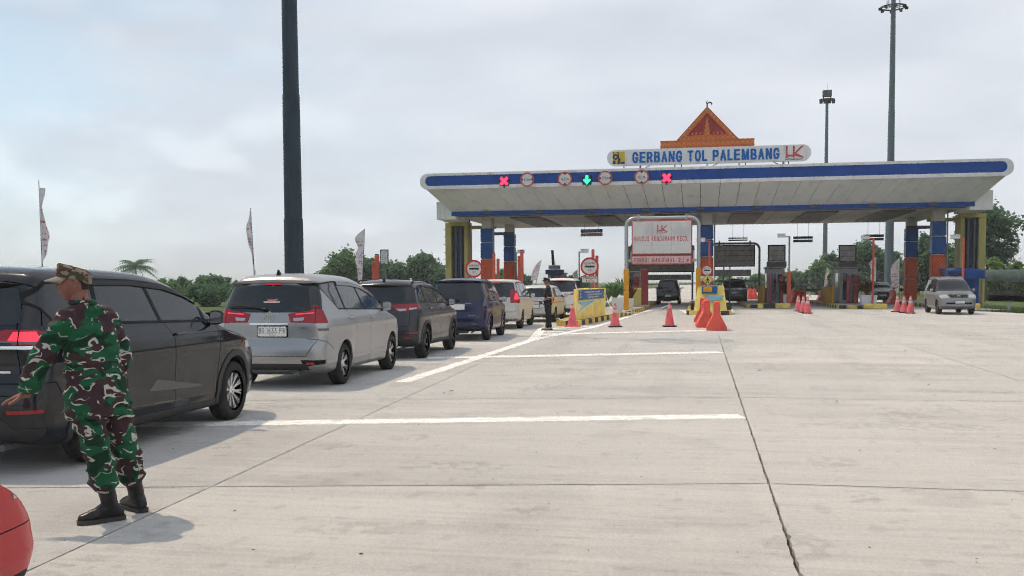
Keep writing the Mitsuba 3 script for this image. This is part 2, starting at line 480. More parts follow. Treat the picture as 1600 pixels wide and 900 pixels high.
def quad_slab(a, b, c, d, t):
    """A thin panel on four corners, t thick (upwards)."""
    p = [np.array(q, float) for q in (a, b, c, d)]
    n = np.cross(p[1] - p[0], p[3] - p[0]); n /= np.linalg.norm(n); n *= np.sign(n[2]) or 1
    return hull(p + [q + n * t for q in p])


for a, b in zip(seams[:-1], seams[1:]):
    g = .016
    lo = lambda x: x / XE * XS
    part(CAN, 'soffit_panel', quad_slab((max(a, -XE + .4) + g, YF + .10, ZB - .004), (min(b, XE - .4) - g, YF + .10, ZB - .004), (lo(b) - g, YS, ZS), (lo(a) + g, YS, ZS), .05), PANEL)
part(CAN, 'soffit_backing', quad_slab((-XE + .5, YF + .14, ZB + .04), (XE - .5, YF + .14, ZB + .04), (XS, YS, ZS + .07), (-XS, YS, ZS + .07), .03), DARK)
for s in (-1, 1):
    for q in range(12):
        y0, y1 = 60.3 + q * 1.63, 60.3 + q * 1.63 + 1.61
        f = lambda y: YS + (y - 60.3) / 19.6 * (77.6 - YS)
        part(CAN, 'end_panel', quad_slab((s * (XE - .35), y0, ZB), (s * (XE - .35), y1, ZB), (s * (XS + .02), f(y1), ZS), (s * (XS + .02), f(y0), ZS), .05), PANEL)
    part(CAN, 'corner_block', bx(*sorted((s * 15.5, s * 16.75)), 62.45, 66.2, 5.72, 6.85), WHITE)
part(CAN, 'trim_beam', bx(-XS, XS, YS - .02, YS + .26, ZS - .27, ZS - .006), BLUE)
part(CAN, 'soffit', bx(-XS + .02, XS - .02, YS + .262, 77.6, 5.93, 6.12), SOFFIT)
for x in np.arange(-14.2, 15, 2.35): part(CAN, 'soffit_batten', bx(x - .025, x + .025, YS + .3, 77.5, 5.915, 5.928), GREYP)
for x in (-11.3, -6.4, -1.9, 2.9, 7.4, 11.9):
    part(CAN, 'soffit_recess', cb(x - 1.0, x + 1.0, 64.2, 75.2, 5.84, 5.927, .03), GREYD)

for q, x in enumerate(np.arange(-13.4, 14, 3.35)):
    k_ = part(CAN, 'floodlight', cb(x - .22, x + .22, YS - .20, YS - .04, ZS - .20, ZS - .04, .02), GREYD)
    part(k_, 'bracket', bx(x - .03, x + .03, YS - .05, YS + .0, ZS - .12, ZS + .0), DARK)
part(CAN, 'conduit', rod((-15.4, YS + .42, 5.90), (15.4, YS + .42, 5.90), .03, 6), GREYD)
for x in (-13.95, .40, 14.33): part(CAN, 'downpipe', rod((x + .48, 64.72, .2), (x + .48, 64.72, 5.92), .045, 8), GREYP)


def songket(p, n, uv):
    u = dr.select(dr.abs(n.y) > 0.5, p.x, p.y) * 4.2
    w = p.z * 4.2
    a, b = u + w, u - w
    fa, fb = dr.abs(a - dr.round(a)), dr.abs(b - dr.round(b))
    line = SS(0.10, 0.04, dr.minimum(fa, fb))
    dot = SS(0.20, 0.10, dr.sqrt(dr.square(u - dr.floor(u) - .5) + dr.square(w - dr.floor(w) - .5)))
    c = MX((0.46, 0.055, 0.03), (0.60, 0.26, 0.04), dr.maximum(line, dot) * 0.6)
    return c * (0.85 + 0.3 * FB(p.x * 3, p.y * 3, p.z * 2, 2))


SONG = M('songket', mikit.proc(songket), 0.6)
for x in (-13.95, .40, 14.33):
    for y in (65.0, 72.9):
        h = .40
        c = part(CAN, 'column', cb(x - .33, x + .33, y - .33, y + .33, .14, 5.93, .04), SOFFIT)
        for z0, z1, m_ in ((4.33, 5.22, COLB), (3.22, 4.29, COLB), (1.75, 3.18, SONG), (.30, 1.71, SONG)):
            part(c, 'cladding', cb(x - h, x + h, y - h, y + h, z0, z1, .05), m_)
for s, x0, x1 in ((-1, -17.02, -15.45), (1, 15.75, 17.25)):
    pk = thing('pylon', ('left' if s < 0 else 'right') + ' end wall of the toll canopy with yellow frame and dark corrugated infill', 'wall')
    y0, y1 = 65.6, 66.9
    o, i_ = (x0, x1) if s < 0 else (x1, x0)
    part(pk, 'post', cb(*sorted((o, o - s * .42)), y0, y1, 0, 5.45, .02), OLIVE)
    part(pk, 'post', cb(*sorted((i_, i_ + s * .26)), y0, y1, 0, 5.45, .02), OLIVE)
    part(pk, 'lintel', cb(x0, x1, y0, y1, 5.46, 5.72, .02), OLIVE)
    part(pk, 'head_panel', bx(x0 + .2, x1 - .1, y0 + .1, y1 - .1, 5.73, 6.45), DBLUE)
    for q in range(5):
        xa = min(o - s * .43, i_ + s * .27) + .01 + q * .175
        part(pk, 'infill_panel', cb(xa, xa + .14, y0 + (.15 if q % 2 else .28), y1 - .3, .1, 5.44, .02), DBLUE if q % 2 == 0 else GREYD)
    for yb, zb in ((66.3, 5.38), (72.6, 5.25)):
        part(CAN, 'tie_beam', cb(*sorted((i_, s * 13.6 if s < 0 else 13.95)), yb - .1, yb + .1, zb - .1, zb + .12, .02), OLIVE if yb < 70 else GREYD)
    if s < 0:
        for q in range(13): part(pk, 'bracket', rod((o - .22, 66.0, .6 + q * .52), (o + .01, 66.0, .6 + q * .52), .018, 6), GREYD)

# name board on the roof
NB = thing('name_board', 'long white board with rounded ends reading GERBANG TOL PALEMBANG on the canopy roof', 'sign')
b0, b1 = at(948.5, 247, 60.3), at(1267.5, 238.5, 60.3)
nx0, nx1, nz = b0[0], b1[0], (b0[2] + b1[2]) / 2
nh = .475
part(NB, 'panel', plate(rrect(nx0, nx1, nz - nh, nz + nh, nh * .97), .22, (0, 60.5, 0)), WHITE)
word = 'GERBANG TOL PALEMBANG'
xa, xb = at(987, 243, 60.3)[0], at(1219, 240, 60.3)[0]
wid = {' ': .55, 'M': 1.2, 'L': .85}
tot = sum(wid.get(c, 1) for c in word); cur = xa
for c in word:
    w = (xb - xa) / tot * wid.get(c, 1)
    if c != ' ':
        m = text(c, .60, w * .72, .05, True); m = cat(*[moved(m, cur + w / 2 + dx, 60.275 + abs(dx) * .1 + (.001 if dx > 0 else 0), nz - .31) for dx in (-.022, 0, .022)]); part(NB, 'letter', m, LETB)
    cur += w


def hk_logo(s):
    """Three strokes that read H and K joined, in a box about 1.0 wide and 0.72 high."""
    st = [sbox(-.5, -.36, -.40, .36), sbox(-.5, -.28, .02, -.17), sbox(-.08, -.36, .02, .36), PG([(.0, -.16), (.02, -.05), (.42, .36), (.55, .36), (.14, -.06)]), PG([(.0, -.22), (.12, -.08), (.55, -.30), (.55, -.36), (.42, -.36)])]
    return affinity.scale(unary_union(st), s, s, origin=(0, 0))


lx = at(1241, 238, 60.3)[0]
part(NB, 'emblem', plate(hk_logo(.95), .03, (lx, 60.275, nz + .06)), PINK)
part(NB, 'lettering', moved(text('HUTAMA KARYA', .07, .95, .01), lx, 60.27, nz - .40), BLK)
lx = at(967, 245, 60.3)[0]
e = unary_union([sbox(-.33, .02, -.02, .33).difference(circle(-.20, .02, .17)), sbox(.02, -.20, .33, .33).difference(sbox(.02, .1, .12, .33))])
part(NB, 'emblem', plate(rrect(-.36, .36, -.36, .36, .02), .012, (lx, 60.283, nz)), M('emblem_yellow', (.62, .44, .05), .5))
part(NB, 'emblem', plate(unary_union([circle(-.20, .06, .17).difference(circle(-.20, .06, .08)), sbox(-.36, -.36, -.20, -.16), PG([(-.10, -.36), (-.02, -.02), (.10, -.02), (.06, -.36)]), sbox(.10, -.36, .36, -.24), PG([(-.36, .14), (-.30, .36), (-.12, .36), (-.06, .28), (-.06, -.04), (.02, .02), (-.02, .36), (-.36, .36)])]), .018, (lx, 60.268, nz)), DBLUE)
for u in (975, 1000, 1065, 1105, 1165, 1225, 1232):
    x = at(u, 255, 60.6)[0]
    part(NB, 'strut', rod((x, 60.6, ZT - .15), (x, 60.6, nz), .03, 6), GREYD)
    if u in (1000, 1105, 1225): part(NB, 'strut', rod((x, 60.62, ZT - .1), (x + (.9 if u != 1225 else -.9), 60.62, nz - .3), .025, 6), GREYD); part(NB, 'strut', rod((x, 61.9, ZT - .1), (x, 60.7, nz), .03, 6), GREYD)

# the roof shaped ornament
OR = thing('roof_ornament', 'red and gold roof-shaped ornament with carved borders standing behind the name board', 'ornament')


def carve(p, n, uv):
    w = p.z * 7.0; u = p.x * 7.0
    z = dr.abs(u * .5 - dr.round(u * .5)) * 1.6
    line = SS(0.16, 0.06, dr.abs((w * .5 - dr.floor(w * .5)) - z))
    return MX((0.50, 0.15, 0.035), (0.62, 0.32, 0.06), line * (0.6 + .4 * N(p.x * 20, 0, p.z * 20)))


CARV = M('carved_gold', mikit.proc(carve), .5)
MAROON = M('ornament_maroon', grime((.30, .04, .035), .2, 3), .55)
oy = 61.0
c0, c1, ca = at(1032, 224, oy), at(1178.5, 223, oy), at(1105.5, 166, oy)
t0, t1 = at(1057, 219, oy), at(1154, 217, oy)
zb_, zt_ = nz + .34, (t0[2] + t1[2]) / 2
xm = (c0[0] + c1[0]) / 2
part(OR, 'base_frieze', plate(sbox(c0[0], zb_, c1[0], zt_), .22, (0, oy + .22, 0)), CARV)
for zz in (zb_ + .02, zt_ - .05, (zb_ + zt_) / 2): part(OR, 'moulding', plate(sbox(c0[0] - .02, zz - .025, c1[0] + .02, zz + .025), .26, (0, oy + .24, 0)), POSTR)
tri = PG([(t0[0], zt_ + .005), (t1[0], zt_ + .005), (xm, ca[2])])
part(OR, 'gable_panel', plate(tri.buffer(-.25, join_style=2), .08, (0, oy + .16, 0)), MAROON)
part(OR, 'gable_border', plate(tri.difference(tri.buffer(-.26, join_style=2)), .20, (0, oy + .22, 0)), CARV)
part(OR, 'gable_edging', plate(tri.difference(tri.buffer(-.05, join_style=2)), .25, (0, oy + .24, 0)), POSTR)
part(OR, 'gable_edging', plate(tri.buffer(-.22, join_style=2).difference(tri.buffer(-.27, join_style=2)), .24, (0, oy + .235, 0)), POSTR)
for q in range(9):                                                        # bosses on both slopes, the tree of life in the middle
    t = (q + .8) / 9.6
    for a in (t0, t1):
        p = np.array([a[0], zt_]) * (1 - t) + np.array([xm, ca[2]]) * t
        dx = (xm - a[0]); nrm = np.array([math.copysign(.7, dx), -.7]) * .135
        part(OR, 'boss', plate(circle(p[0] + nrm[0], p[1] + nrm[1] + .02, .05, 3), .03, (0, oy + .02, 0)), OLIVE)
for q in range(8):
    w = .30 * (1 - q / 8.5)
    part(OR, 'tree_carving', plate(PG([(xm - w, zt_ + .28 + q * .13), (xm + w, zt_ + .28 + q * .13), (xm, zt_ + .46 + q * .13)]), .05, (0, oy + .085, 0)), CARV)
for q in (-4, -3, -2, -1, 1, 2, 3, 4): part(OR, 'rosette', plate(circle(xm + q * .24 + math.copysign(.15, q), zt_ + .38, .075, 3), .03, (0, oy + .08, 0)), POSTR)
part(OR, 'finial', tube([(xm, oy + .1, ca[2] - .05), (xm, oy + .1, ca[2] + .16), (xm + .12, oy + .1, ca[2] + .25), (xm + .26, oy + .1, ca[2] + .20), (xm + .27, oy + .1, ca[2] + .07)], [.05, .04, .045, .05, .02], 8), GREYD, smooth=40)
part(OR, 'finial', tube([(xm, oy + .1, ca[2] + .1), (xm - .05, oy + .1, ca[2] + .28), (xm + .04, oy + .1, ca[2] + .34)], [.03, .03, .015], 8), GREYD, smooth=40)
for x in (xm - 1.9, xm + 1.9): part(OR, 'strut', rod((x, oy + .5, ZT - .15), (x, oy + .3, zt_ - .1), .04, 6), GREYD)

# lane signals and restriction signs on the fascia
scene['mat_lamp_base'] = {'type': 'diffuse', 'reflectance': {'type': 'rgb', 'value': [.05, .05, .05]}}
LS = 'lane signals on the fascia'
for u, v, kind in ((787.5, 283, 'x'), (917, 281, 'arrow'), (1041.5, 278, 'x')):
    P = at(u, v, 59.85)
    first = u < 900
    k = thing('lane_signal', 'lit green arrow lane signal on the blue fascia' if kind == 'arrow' else ('lit red cross lane signal nearest the left end of the fascia' if first else 'lit red cross lane signal right of the green arrow'), 'lane signal', LS)
    part(k, 'housing', cb(P[0] - .27, P[0] + .27, 59.86, 60.01, P[2] - .28, P[2] + .28, .02), DARK)
    if kind == 'x':
        s = affinity.rotate(unary_union([sbox(-.30, -.085, .30, .085), sbox(-.085, -.30, .085, .30)]), 45, origin=(0, 0)); col = [2.0, .03, .12]
    else:
        s = unary_union([sbox(-.075, -.05, .075, .27), PG([(0, -.28), (.24, .0), (.15, .06), (0, -.10), (-.15, .06), (-.24, 0)])]); col = [.02, 1.3, .42]
    part(k, 'lamp', plate(s, .02, (P[0], 59.855, P[2])), 'mat_lamp_base', emitter={'type': 'area', 'radiance': {'type': 'rgb', 'value': col}})
    part(k, 'bracket', bx(P[0] - .05, P[0] + .05, 59.9, 60.0, P[2] - .4, P[2] - .285), GREYD)
for u, v, tx in ((823.5, 280.5, '2.1m'), (882.5, 279.5, '4.2 m'), (945.5, 278, '2.5m'), (1002.5, 276.5, '4.2 m')):
    P = at(u, v, 59.8); w = '1m' in tx or '5m' in tx
    k = thing('restriction_sign', {823: 'round width limit sign just right of the left red cross', 882: 'round height limit sign just left of the green arrow', 945: 'round width limit sign just right of the green arrow', 1002: 'round height limit sign just left of the right red cross'}[int(u)], 'sign', 'limit signs on the fascia')
    part(k, 'disc', plate(circle(0, 0, .43, 12), .03, (P[0], 59.86, P[2])), SIGNW)
    part(k, 'rim', plate(circle(0, 0, .43, 12).difference(circle(0, 0, .345, 12)), .02, (P[0], 59.829, P[2])), PINK)
    part(k, 'lettering', moved(text(tx, .16, .38 if w else .42, .01), P[0], 59.829, P[2] - .08), BLK)
    tri_ = [PG([(-.34, .10), (-.34, -.10), (-.22, 0)]), PG([(.34, .10), (.34, -.10), (.22, 0)])]
    s = unary_union(tri_) if w else affinity.rotate(unary_union(tri_), 90, origin=(0, 0))
    part(k, 'arrow', plate(s, .01, (P[0], 59.829, P[2])), BLK)
    part(k, 'bracket', bx(P[0] - .04, P[0] + .04, 59.861, 60.0, P[2] - .2, P[2] + .2), GREYD)
# boards hanging under the canopy
for n_, (u0, u1, v0, v1, Y, m_, lab) in enumerate(((907.5, 941.5, 358.3, 363.4, 73, BLUE, 'blue strip sign hanging under the canopy above a red and white striped board'), (1138, 1168, 371.2, 376.2, 76.8, DBLUE, 'dark double strip sign hanging left of the first right-hand booth'),
                                                   (1239.5, 1270, 369.4, 378.2, 76.8, DBLUE, 'dark double strip sign hanging between the two right-hand booths'), (1349.5, 1381, 366.5, 375.5, 76.8, DBLUE, 'dark double strip sign hanging near the rear right column'))):
    a, b = at(u0, v0, Y), at(u1, v1, Y)
    k = thing('hanging_sign', lab, 'sign', 'signs hanging under the canopy')
    if n_ == 0:
        part(k, 'panel', cb(a[0], b[0], Y, Y + .06, b[2], a[2], .01), BLUE)
        part(k, 'lettering', moved(text('GERBANG TOL', .10, (b[0] - a[0]) * .8, .008), (a[0] + b[0]) / 2, Y - .004, (a[2] + b[2]) / 2 - .05), SIGNW)
        c = at(u0, 364.4, Y)[2], at(u0, 369.4, Y)[2]
        part(k, 'striped_board', cb(a[0], b[0], Y, Y + .05, c[1], c[0], .01), SIGNW)
        w_ = (b[0] - a[0]) / 8
        part(k, 'stripes', plate(unary_union([PG([(a[0] + w_ * (q + .1), c[1] + .01), (a[0] + w_ * (q + .5), c[1] + .01), (a[0] + w_ * (q + .9), c[0] - .01), (a[0] + w_ * (q + .5), c[0] - .01)]) for q in range(8)]), .012, (0, Y + .008, 0)), PINK)
    else:
        zm = (a[2] + b[2]) / 2
        part(k, 'panel', cb(a[0], b[0], Y, Y + .08, zm + .03, a[2], .01), DBLUE); part(k, 'panel', cb(a[0], b[0], Y, Y + .08, b[2], zm - .03, .01), GREYD)
    for x in (a[0] + .3, b[0] - .3): part(k, 'rod', rod((x, Y + .03, b[2]), (x, Y + .03, 5.93 if Y < 77 else 7.4), .012, 6), GREYD)

# ------------------------------------------------------------------ toll islands with striped kerbs
KY = M('kerb_yellow', grime((0.66, 0.47, 0.10), 0.35, 5), 0.65)
KB = M('kerb_black', grime((0.05, 0.043, 0.038), -0.9, 5), 0.7)


def island(label, outline, top_mat=KERBC, kh=.20, stripe=.55, near=True, first=()):
    """outline: the kerb line from the left rear round the head to the right rear."""
    k = thing('toll_island', label, 'traffic island', 'toll islands')
    ring = LineString(outline); n = max(4, int(ring.length / stripe))
    inner = Polygon(outline).buffer(-.02)
    part(k, 'top', slab(Polygon(outline).buffer(-.16), -.1, kh - .012), top_mat)
    side_ = Polygon(outline)
    for q in range(n):
        a, b = ring.length * q / n + .006, ring.length * (q + 1) / n - .006
        seg = LineString([ring.interpolate(t) for t in np.linspace(a, b, 4)])
        s = seg.buffer(.17, cap_style=2).intersection(side_)
        if s.is_empty: continue
        if q < 150: part(k, 'kerb_block', slab(s, -.1, kh), KY if q % 2 else KB)
    return k


def head_outline(x0, x1, y0, y1, r=None):
    r = (x1 - x0) / 2; xm = (x0 + x1) / 2
    return [(x0, y1), (x0, y0 + r)] + [(xm - r * math.cos(a), y0 + r - r * math.sin(a)) for a in np.linspace(.3, math.pi - .3, 7)] + [(x1, y0 + r), (x1, y1)]


island('long striped toll island whose pointed head holds the blue-signed yellow block', [(-5.30, 76), (-5.34, 42), (-5.30, 38), (-5.24, 36.5), (-4.85, 36.25), (-4.44, 36.8), (-3.90, 42.4), (-3.30, 50), (-3.12, 56), (-3.08, 76)], stripe=.62)
island('toll island in the middle with a small rounded yellow head behind the orange water barriers', head_outline(-.66, 1.52, 48.4, 76), stripe=.6)
k = island('toll island carrying the first toll booth from the right edge of the middle lane', head_outline(2.75, 5.35, 61.2, 78), stripe=.62)
k2 = island('toll island carrying the second right-hand toll booth and a brown-leaved planter', head_outline(7.9, 10.45, 59.6, 78), stripe=.62)
island('toll island under the right end columns beside the silver oncoming wagon', head_outline(13.4, 15.2, 58.5, 78), stripe=.62)
island('toll island left of the queue, mostly hidden behind the cars', head_outline(-9.9, -7.95, 40, 78), stripe=.62)
for kk_, x0, x1, y in ((k, 4.42, 5.28, 60.95), (k2, 9.20, 10.45, 59.35)): part(kk_, 'end_block', cb(x0, x1, y, y + .5, 0, .30, .03), YEL)
part(k, 'end_block', cb(3.75, 4.38, 60.98, 61.5, 0, .28, .03), KB); part(k, 'end_block', cb(3.40, 3.71, 61.0, 61.5, 0, .28, .03), YEL)

# concrete crash blocks at the island heads
CR = thing('crash_block', 'long yellow concrete block with light blue stripes and a blue notice board', 'barrier')
f0, f1 = np.array([-4.62, 37.45]), np.array([-4.08, 43.6])
e_ = (f1 - f0) / np.linalg.norm(f1 - f0); nrm = np.array([e_[1], -e_[0]])
Lb = np.linalg.norm(f1 - f0)
foot = [(-4.76, 37.75), tuple(f0), tuple(f1), (-4.98, 43.6)]
blk = hull([(x, y, .19) for x, y in foot] + [(x * .985 - .05 if i in (1, 2) else x, y + (.10 if i < 2 else 0), 1.36) for i, (x, y) in enumerate(foot)])
part(CR, 'block', blk, YEL)


def face_pt(s, z):      # along the right face of the block
    t = (z - .19) / 1.17
    p0 = np.array([f0[0], f0[1]]) * (1 - t) + np.array([f0[0] * .985 - .05, f0[1] + .10]) * t
    p1 = np.array([f1[0], f1[1]]) * (1 - t) + np.array([f1[0] * .985 - .05, f1[1]]) * t
    p = p0 + (p1 - p0) * s
    return np.array([p[0], p[1], z])


def on_face(poly, mat, name, d=.012, parent=CR):
    p = np.array([face_pt(s, z) for s, z in poly]); o = np.array([nrm[0], nrm[1], .05])
    sh = Polygon(poly); L2 = np.linalg.norm(f1 - f0)
    m = trimesh.creation.extrude_polygon(affinity.scale(sh, L2, 1, origin=(0, 0)), d + .01, engine='earcut')
    v = np.array(m.vertices); m = trimesh.Trimesh([face_pt(x / L2, y) + o * (w - .01) for x, y, w in v], m.faces, process=False)
    if m.volume < 0: m.invert()
    return part(parent, name, m, mat)


SKY_B = M('block_light_blue', grime((.25, .47, .56), .2, 4), .55)
PALEY = M('block_pale_yellow', grime((.72, .66, .42), .2, 4), .55)
on_face([(.00, .86), (.00, .50), (.16, .68)], PALEY, 'painted_wedge')
on_face([(.04, .87), (.60, .88), (.16, .58), (.03, .43), (.15, .60), (.20, .70)], SKY_B, 'painted_stripe')
on_face([(.88, .90), (.96, .895), (.45, .70), (.20, .52), (.02, .36), (.02, .42), (.19, .58), (.44, .75)], PALEY, 'painted_stripe', .014)
on_face([(.03, 1.33), (.93, 1.345), (.93, .925), (.03, .915)], OLIVE, 'board_frame', .02)
on_face([(.05, 1.31), (.91, 1.325), (.91, .945), (.05, .935)], LETB if False else M('notice_blue', grime((.015, .09, .28), .15, 3), .4), 'notice_board', .03)
SW = M('notice_white', (.62, .64, .66), .5)


def face_text(s, txt, s0, s1, z, h):
    m = text(txt, h, (s1 - s0) * Lb, .006, True, False)
    R = np.eye(4); R[:3, 0] = [e_[0], e_[1], 0]; R[:3, 1] = [-nrm[0], -nrm[1], 0]
    m.apply_transform(R); P = face_pt(s0, z); m.apply_translation(P + np.array([nrm[0], nrm[1], 0]) * .036); part(CR, 'lettering', m, SW)


face_text(0, 'GUNAKAN KARTU TOL ANDA', .22, .74, 1.205, .055)
face_text(0, 'PASTIKAN SALDO CUKUP', .30, .80, 1.10, .05)
face_text(0, 'TEMPELKAN KARTU', .30, .70, 1.00, .05)
for s0, dr_ in ((.075, 1), (.84, -1)):
    for z in (1.00, 1.11, 1.22): on_face([(s0, z), (s0 + .035, z + .05 * dr_), (s0 + .035, z + .09 * dr_), (s0, z + .04)], SW, 'chevron', .034)
CR2 = thing('crash_block', 'yellow block with a small orange and blue board on the middle island head', 'barrier')
part(CR2, 'block', hull([(x, y, .19) for x, y in ((-.30, 49.6), (1.30, 49.6), (1.35, 53), (-.35, 53))] + [(x, y, 1.40) for x, y in ((-.1, 50.2), (1.15, 50.2), (1.15, 52.8), (-.1, 52.8))]), YEL)
a, b = at(1096.5, 447, 50.1), at(1121, 459, 50.1)
part(CR2, 'notice_board', cb(a[0], b[0], 49.85, 50.0, b[2], a[2], .01), 'mat_notice_blue'); part(CR2, 'notice_patch', cb(a[0] + .07, a[0] + .50, 49.82, 49.848, b[2] + .1, a[2] - .03, .008), YELO)
part(CR2, 'painted_stripe', hull([(.25, 49.70, .95), (1.2, 49.70, .95), (1.1, 49.66, .80), (.35, 49.64, .60), (.25, 49.86, .95), (1.2, 49.86, .95)]), SKY_B)
for i_, (x, y) in enumerate(((-.75 + .45, 50.6), (1.42, 51.4))):
    part(CR2, 'bollard', cb(x - .16, x + .16, y, y + .4, .19, .55, .04), KB)

# ------------------------------------------------------------------ height limit gantries
def gantry(label, X0, X1, Y, top, panel=None, bar=None, yel=None, r=.095, zb=(.19, .19), mat=STEEL):
    k = thing('height_gantry', label, 'gantry')
    c = .42
    arcL = [(X0 + c - c * math.cos(a), Y, top - c + c * math.sin(a)) for a in np.linspace(0, math.pi / 2, 7)]
    arcR = [(X1 - c + c * math.sin(a), Y, top - c + c * math.cos(a)) for a in np.linspace(0, math.pi / 2, 7)]
    part(k, 'frame', tube([(X0, Y, zb[0])] + arcL + arcR + [(X1, Y, zb[1])], r, 14), mat, smooth=40)
    for x in (X0 + .62, X1 - .62): part(k, 'clamp', cat(cb(x - .05, x + .05, Y - .14, Y + .14, top - .14, top + .14, .02), rod((x, Y, top + .1), (x, Y, top + .2), .03, 8)), mat)
    if yel:
        for x, z0 in ((X0, zb[0]), (X1, zb[1])): part(k, 'post_sleeve', cb(x - .13, x + .13, Y - .13, Y + .13, z0, yel, .02), YELO)
    return k


YG = 51.0
gx0, gx1 = at(978.5, 420, YG)[0], at(1091.5, 420, YG)[0]
gtop = at(1035, 340.5, YG)[2]
HG = gantry('silver height limit gantry on yellow posts with the white KHUSUS KENDARAAN KECIL sign', gx0, gx1, YG, gtop, yel=at(979, 420, YG)[2])
zbar = at(1035, 408.5, YG)[2]
part(HG, 'height_bar', rod((gx0 + .1, YG, zbar + .05), (gx1 - .1, YG, zbar + .05), .075, 12), STEEL, smooth=40)
x0, x1 = at(989, 408, YG)[0], at(1080, 408, YG)[0]; n_ = 20; w_ = (x1 - x0) / n_
for q in range(n_):
    sh = .05 if q < n_ / 2 else -.05
    p = [(x0 + w_ * q + sh * s, YG + a * .082, zbar + .05 + b * .082) for s, a, b in ((-1, -1, -1), (1, -1, 1), (-1, 1, -1), (1, 1, 1))]
    p += [(x + w_ * .97, y, z) for x, y, z in p]
    part(HG, 'bar_stripe', hull(p), YELO if q % 2 else KB)
# the sign on it
s0, s1 = at(987.5, 345.5, YG), at(1081.5, 397.5, YG)
SG = thing('lane_sign', 'white red-framed sign reading KHUSUS KENDARAAN KECIL hung in the silver gantry', 'sign')
ys = YG - .22
part(SG, 'frame', cb(s0[0], s1[0], ys, ys + .10, s1[2], s0[2], .02), PINK)
xs0, xs1 = s0[0] + .05, s1[0] - .05; third = (xs1 - xs0) / 3
for q in range(3): part(SG, 'panel', cb(xs0 + third * q + .004, xs0 + third * (q + 1) - .004, ys - .02, ys - .002, s1[2] + .06, s0[2] - .05, .005), SIGNW)
xm = (s0[0] + s1[0]) / 2; hS = s0[2] - s1[2]
part(SG, 'emblem', plate(hk_logo(.50), .012, (xm + .02, ys - .022, s0[2] - hS * .235)), PINK)
part(SG, 'lettering', moved(text('HUTAMA KARYA', .035, .5, .006), xm, ys - .022, s0[2] - hS * .375), BLK)
part(SG, 'lettering', moved(spaced('KHUSUS KENDARAAN KECIL', .23, 2.74, .008, True, .66), xm - .03, ys - .022, s0[2] - hS * .60), RED)
part(SG, 'lettering', moved(text('DENGAN TINGGI MAKSIMUM', .032, 1.9, .003, False), xm - .1, ys - .022, s0[2] - hS * .73), M('faint_grey', (.45, .44, .43), .5))
for x in (xm - .9, xm + .9): part(SG, 'hanger', bx(x - .03, x + .03, ys + .101, YG - .05, s0[2] - .6, s0[2] - .1), STEEL)
m0, m1 = at(987.5, 400, YG), at(1081.5, 412.8, YG)
SG2 = thing('height_sign', 'narrow pink and red strip sign reading TINGGI MAKSIMAL 2,1 m above the striped bar', 'sign')
part(SG2, 'frame', cb(m0[0], m1[0], ys, ys + .08, m1[2], m0[2], .015), PINK)
part(SG2, 'panel', cb(m0[0] + .03, m1[0] - .08, ys - .015, ys - .002, m1[2] + .05, m0[2] - .03, .004), SIGNP)
part(SG2, 'lettering', moved(spaced('TINGGI MAKSIMAL 2,1 m', .20, 2.80, .006, True, .64), xm - .02, ys - .017, m1[2] + .115), M('sign_maroon', (.26, .05, .06), .5))
for x in (gx0 + .25, gx1 - .25): part(SG2, 'hanger', cb(x - .03, x + .03, ys + .08, YG, zbar, s1[2] + .2, .01), STEEL)
# gantries of the lanes beyond, seen from behind, with unlit boards
for lab, ua, ub, Y, vt, pan in (('grey gantry beyond the canopy behind the white lane sign carrying a dark board', 985, 1082, 80, 380, (983, 1084, 386, 424)), ('dark gantry with a grey unlit board to the right of the middle column', 1109, 1186.5, 68.5, 380.5, (1117, 1178, 384.5, 415.5))):
    X0, X1 = at(ua, 420, Y)[0], at(ub, 420, Y)[0]; tp = at((ua + ub) / 2, vt, Y)[2]
    k = gantry(lab, X0, X1, Y, tp, r=.075, mat=GREYD)
    a, b = at(pan[0], pan[2], Y), at(pan[1], pan[3], Y)
    part(k, 'board', cb(a[0], b[0], Y - .30, Y - .12, b[2], a[2], .02), LED); part(k, 'board_frame', plate(sbox(a[0] - .05, b[2] - .05, b[0] + .05, a[2] + .05).difference(sbox(a[0] + .02, b[2] + .02, b[0] - .02, a[2] - .02)), .22, (0, Y - .10, 0)), DARK)
    for q in range(1, 4): z = b[2] + (a[2] - b[2]) * q / 4; part(k, 'board_seam', bx(a[0] + .03, b[0] - .03, Y - .304, Y - .298, z - .012, z + .012), DARK)
    z2 = b[2] - .25
    part(k, 'lower_board', cb(a[0], b[0] - .2, Y - .28, Y - .16, z2 - .42, z2, .02), LED)
    part(k, 'cross_bar', rod((X0, Y, z2 - .75), (X1, Y, z2 - .75), .05, 8), GREYD)
    for x in (a[0] + .6, a[0] + 1.0): part(k, 'pipe', rod((x, Y + .05, .1), (x, Y + .05, tp), .04, 8), GREYD)

# ------------------------------------------------------------------ toll booths
BOOTHW = M('booth_grey', grime((.24, .225, .225), .25, 2), .5)
BOOTHD = M('booth_machine', grime((.065, .062, .075), .3, 3), .5)
MAG = M('booth_pink', grime((.40, .055, .10), .25, 3), .5)
PLR = M('booth_panel_red', grime((.20, .035, .035), .3, 3), .5)


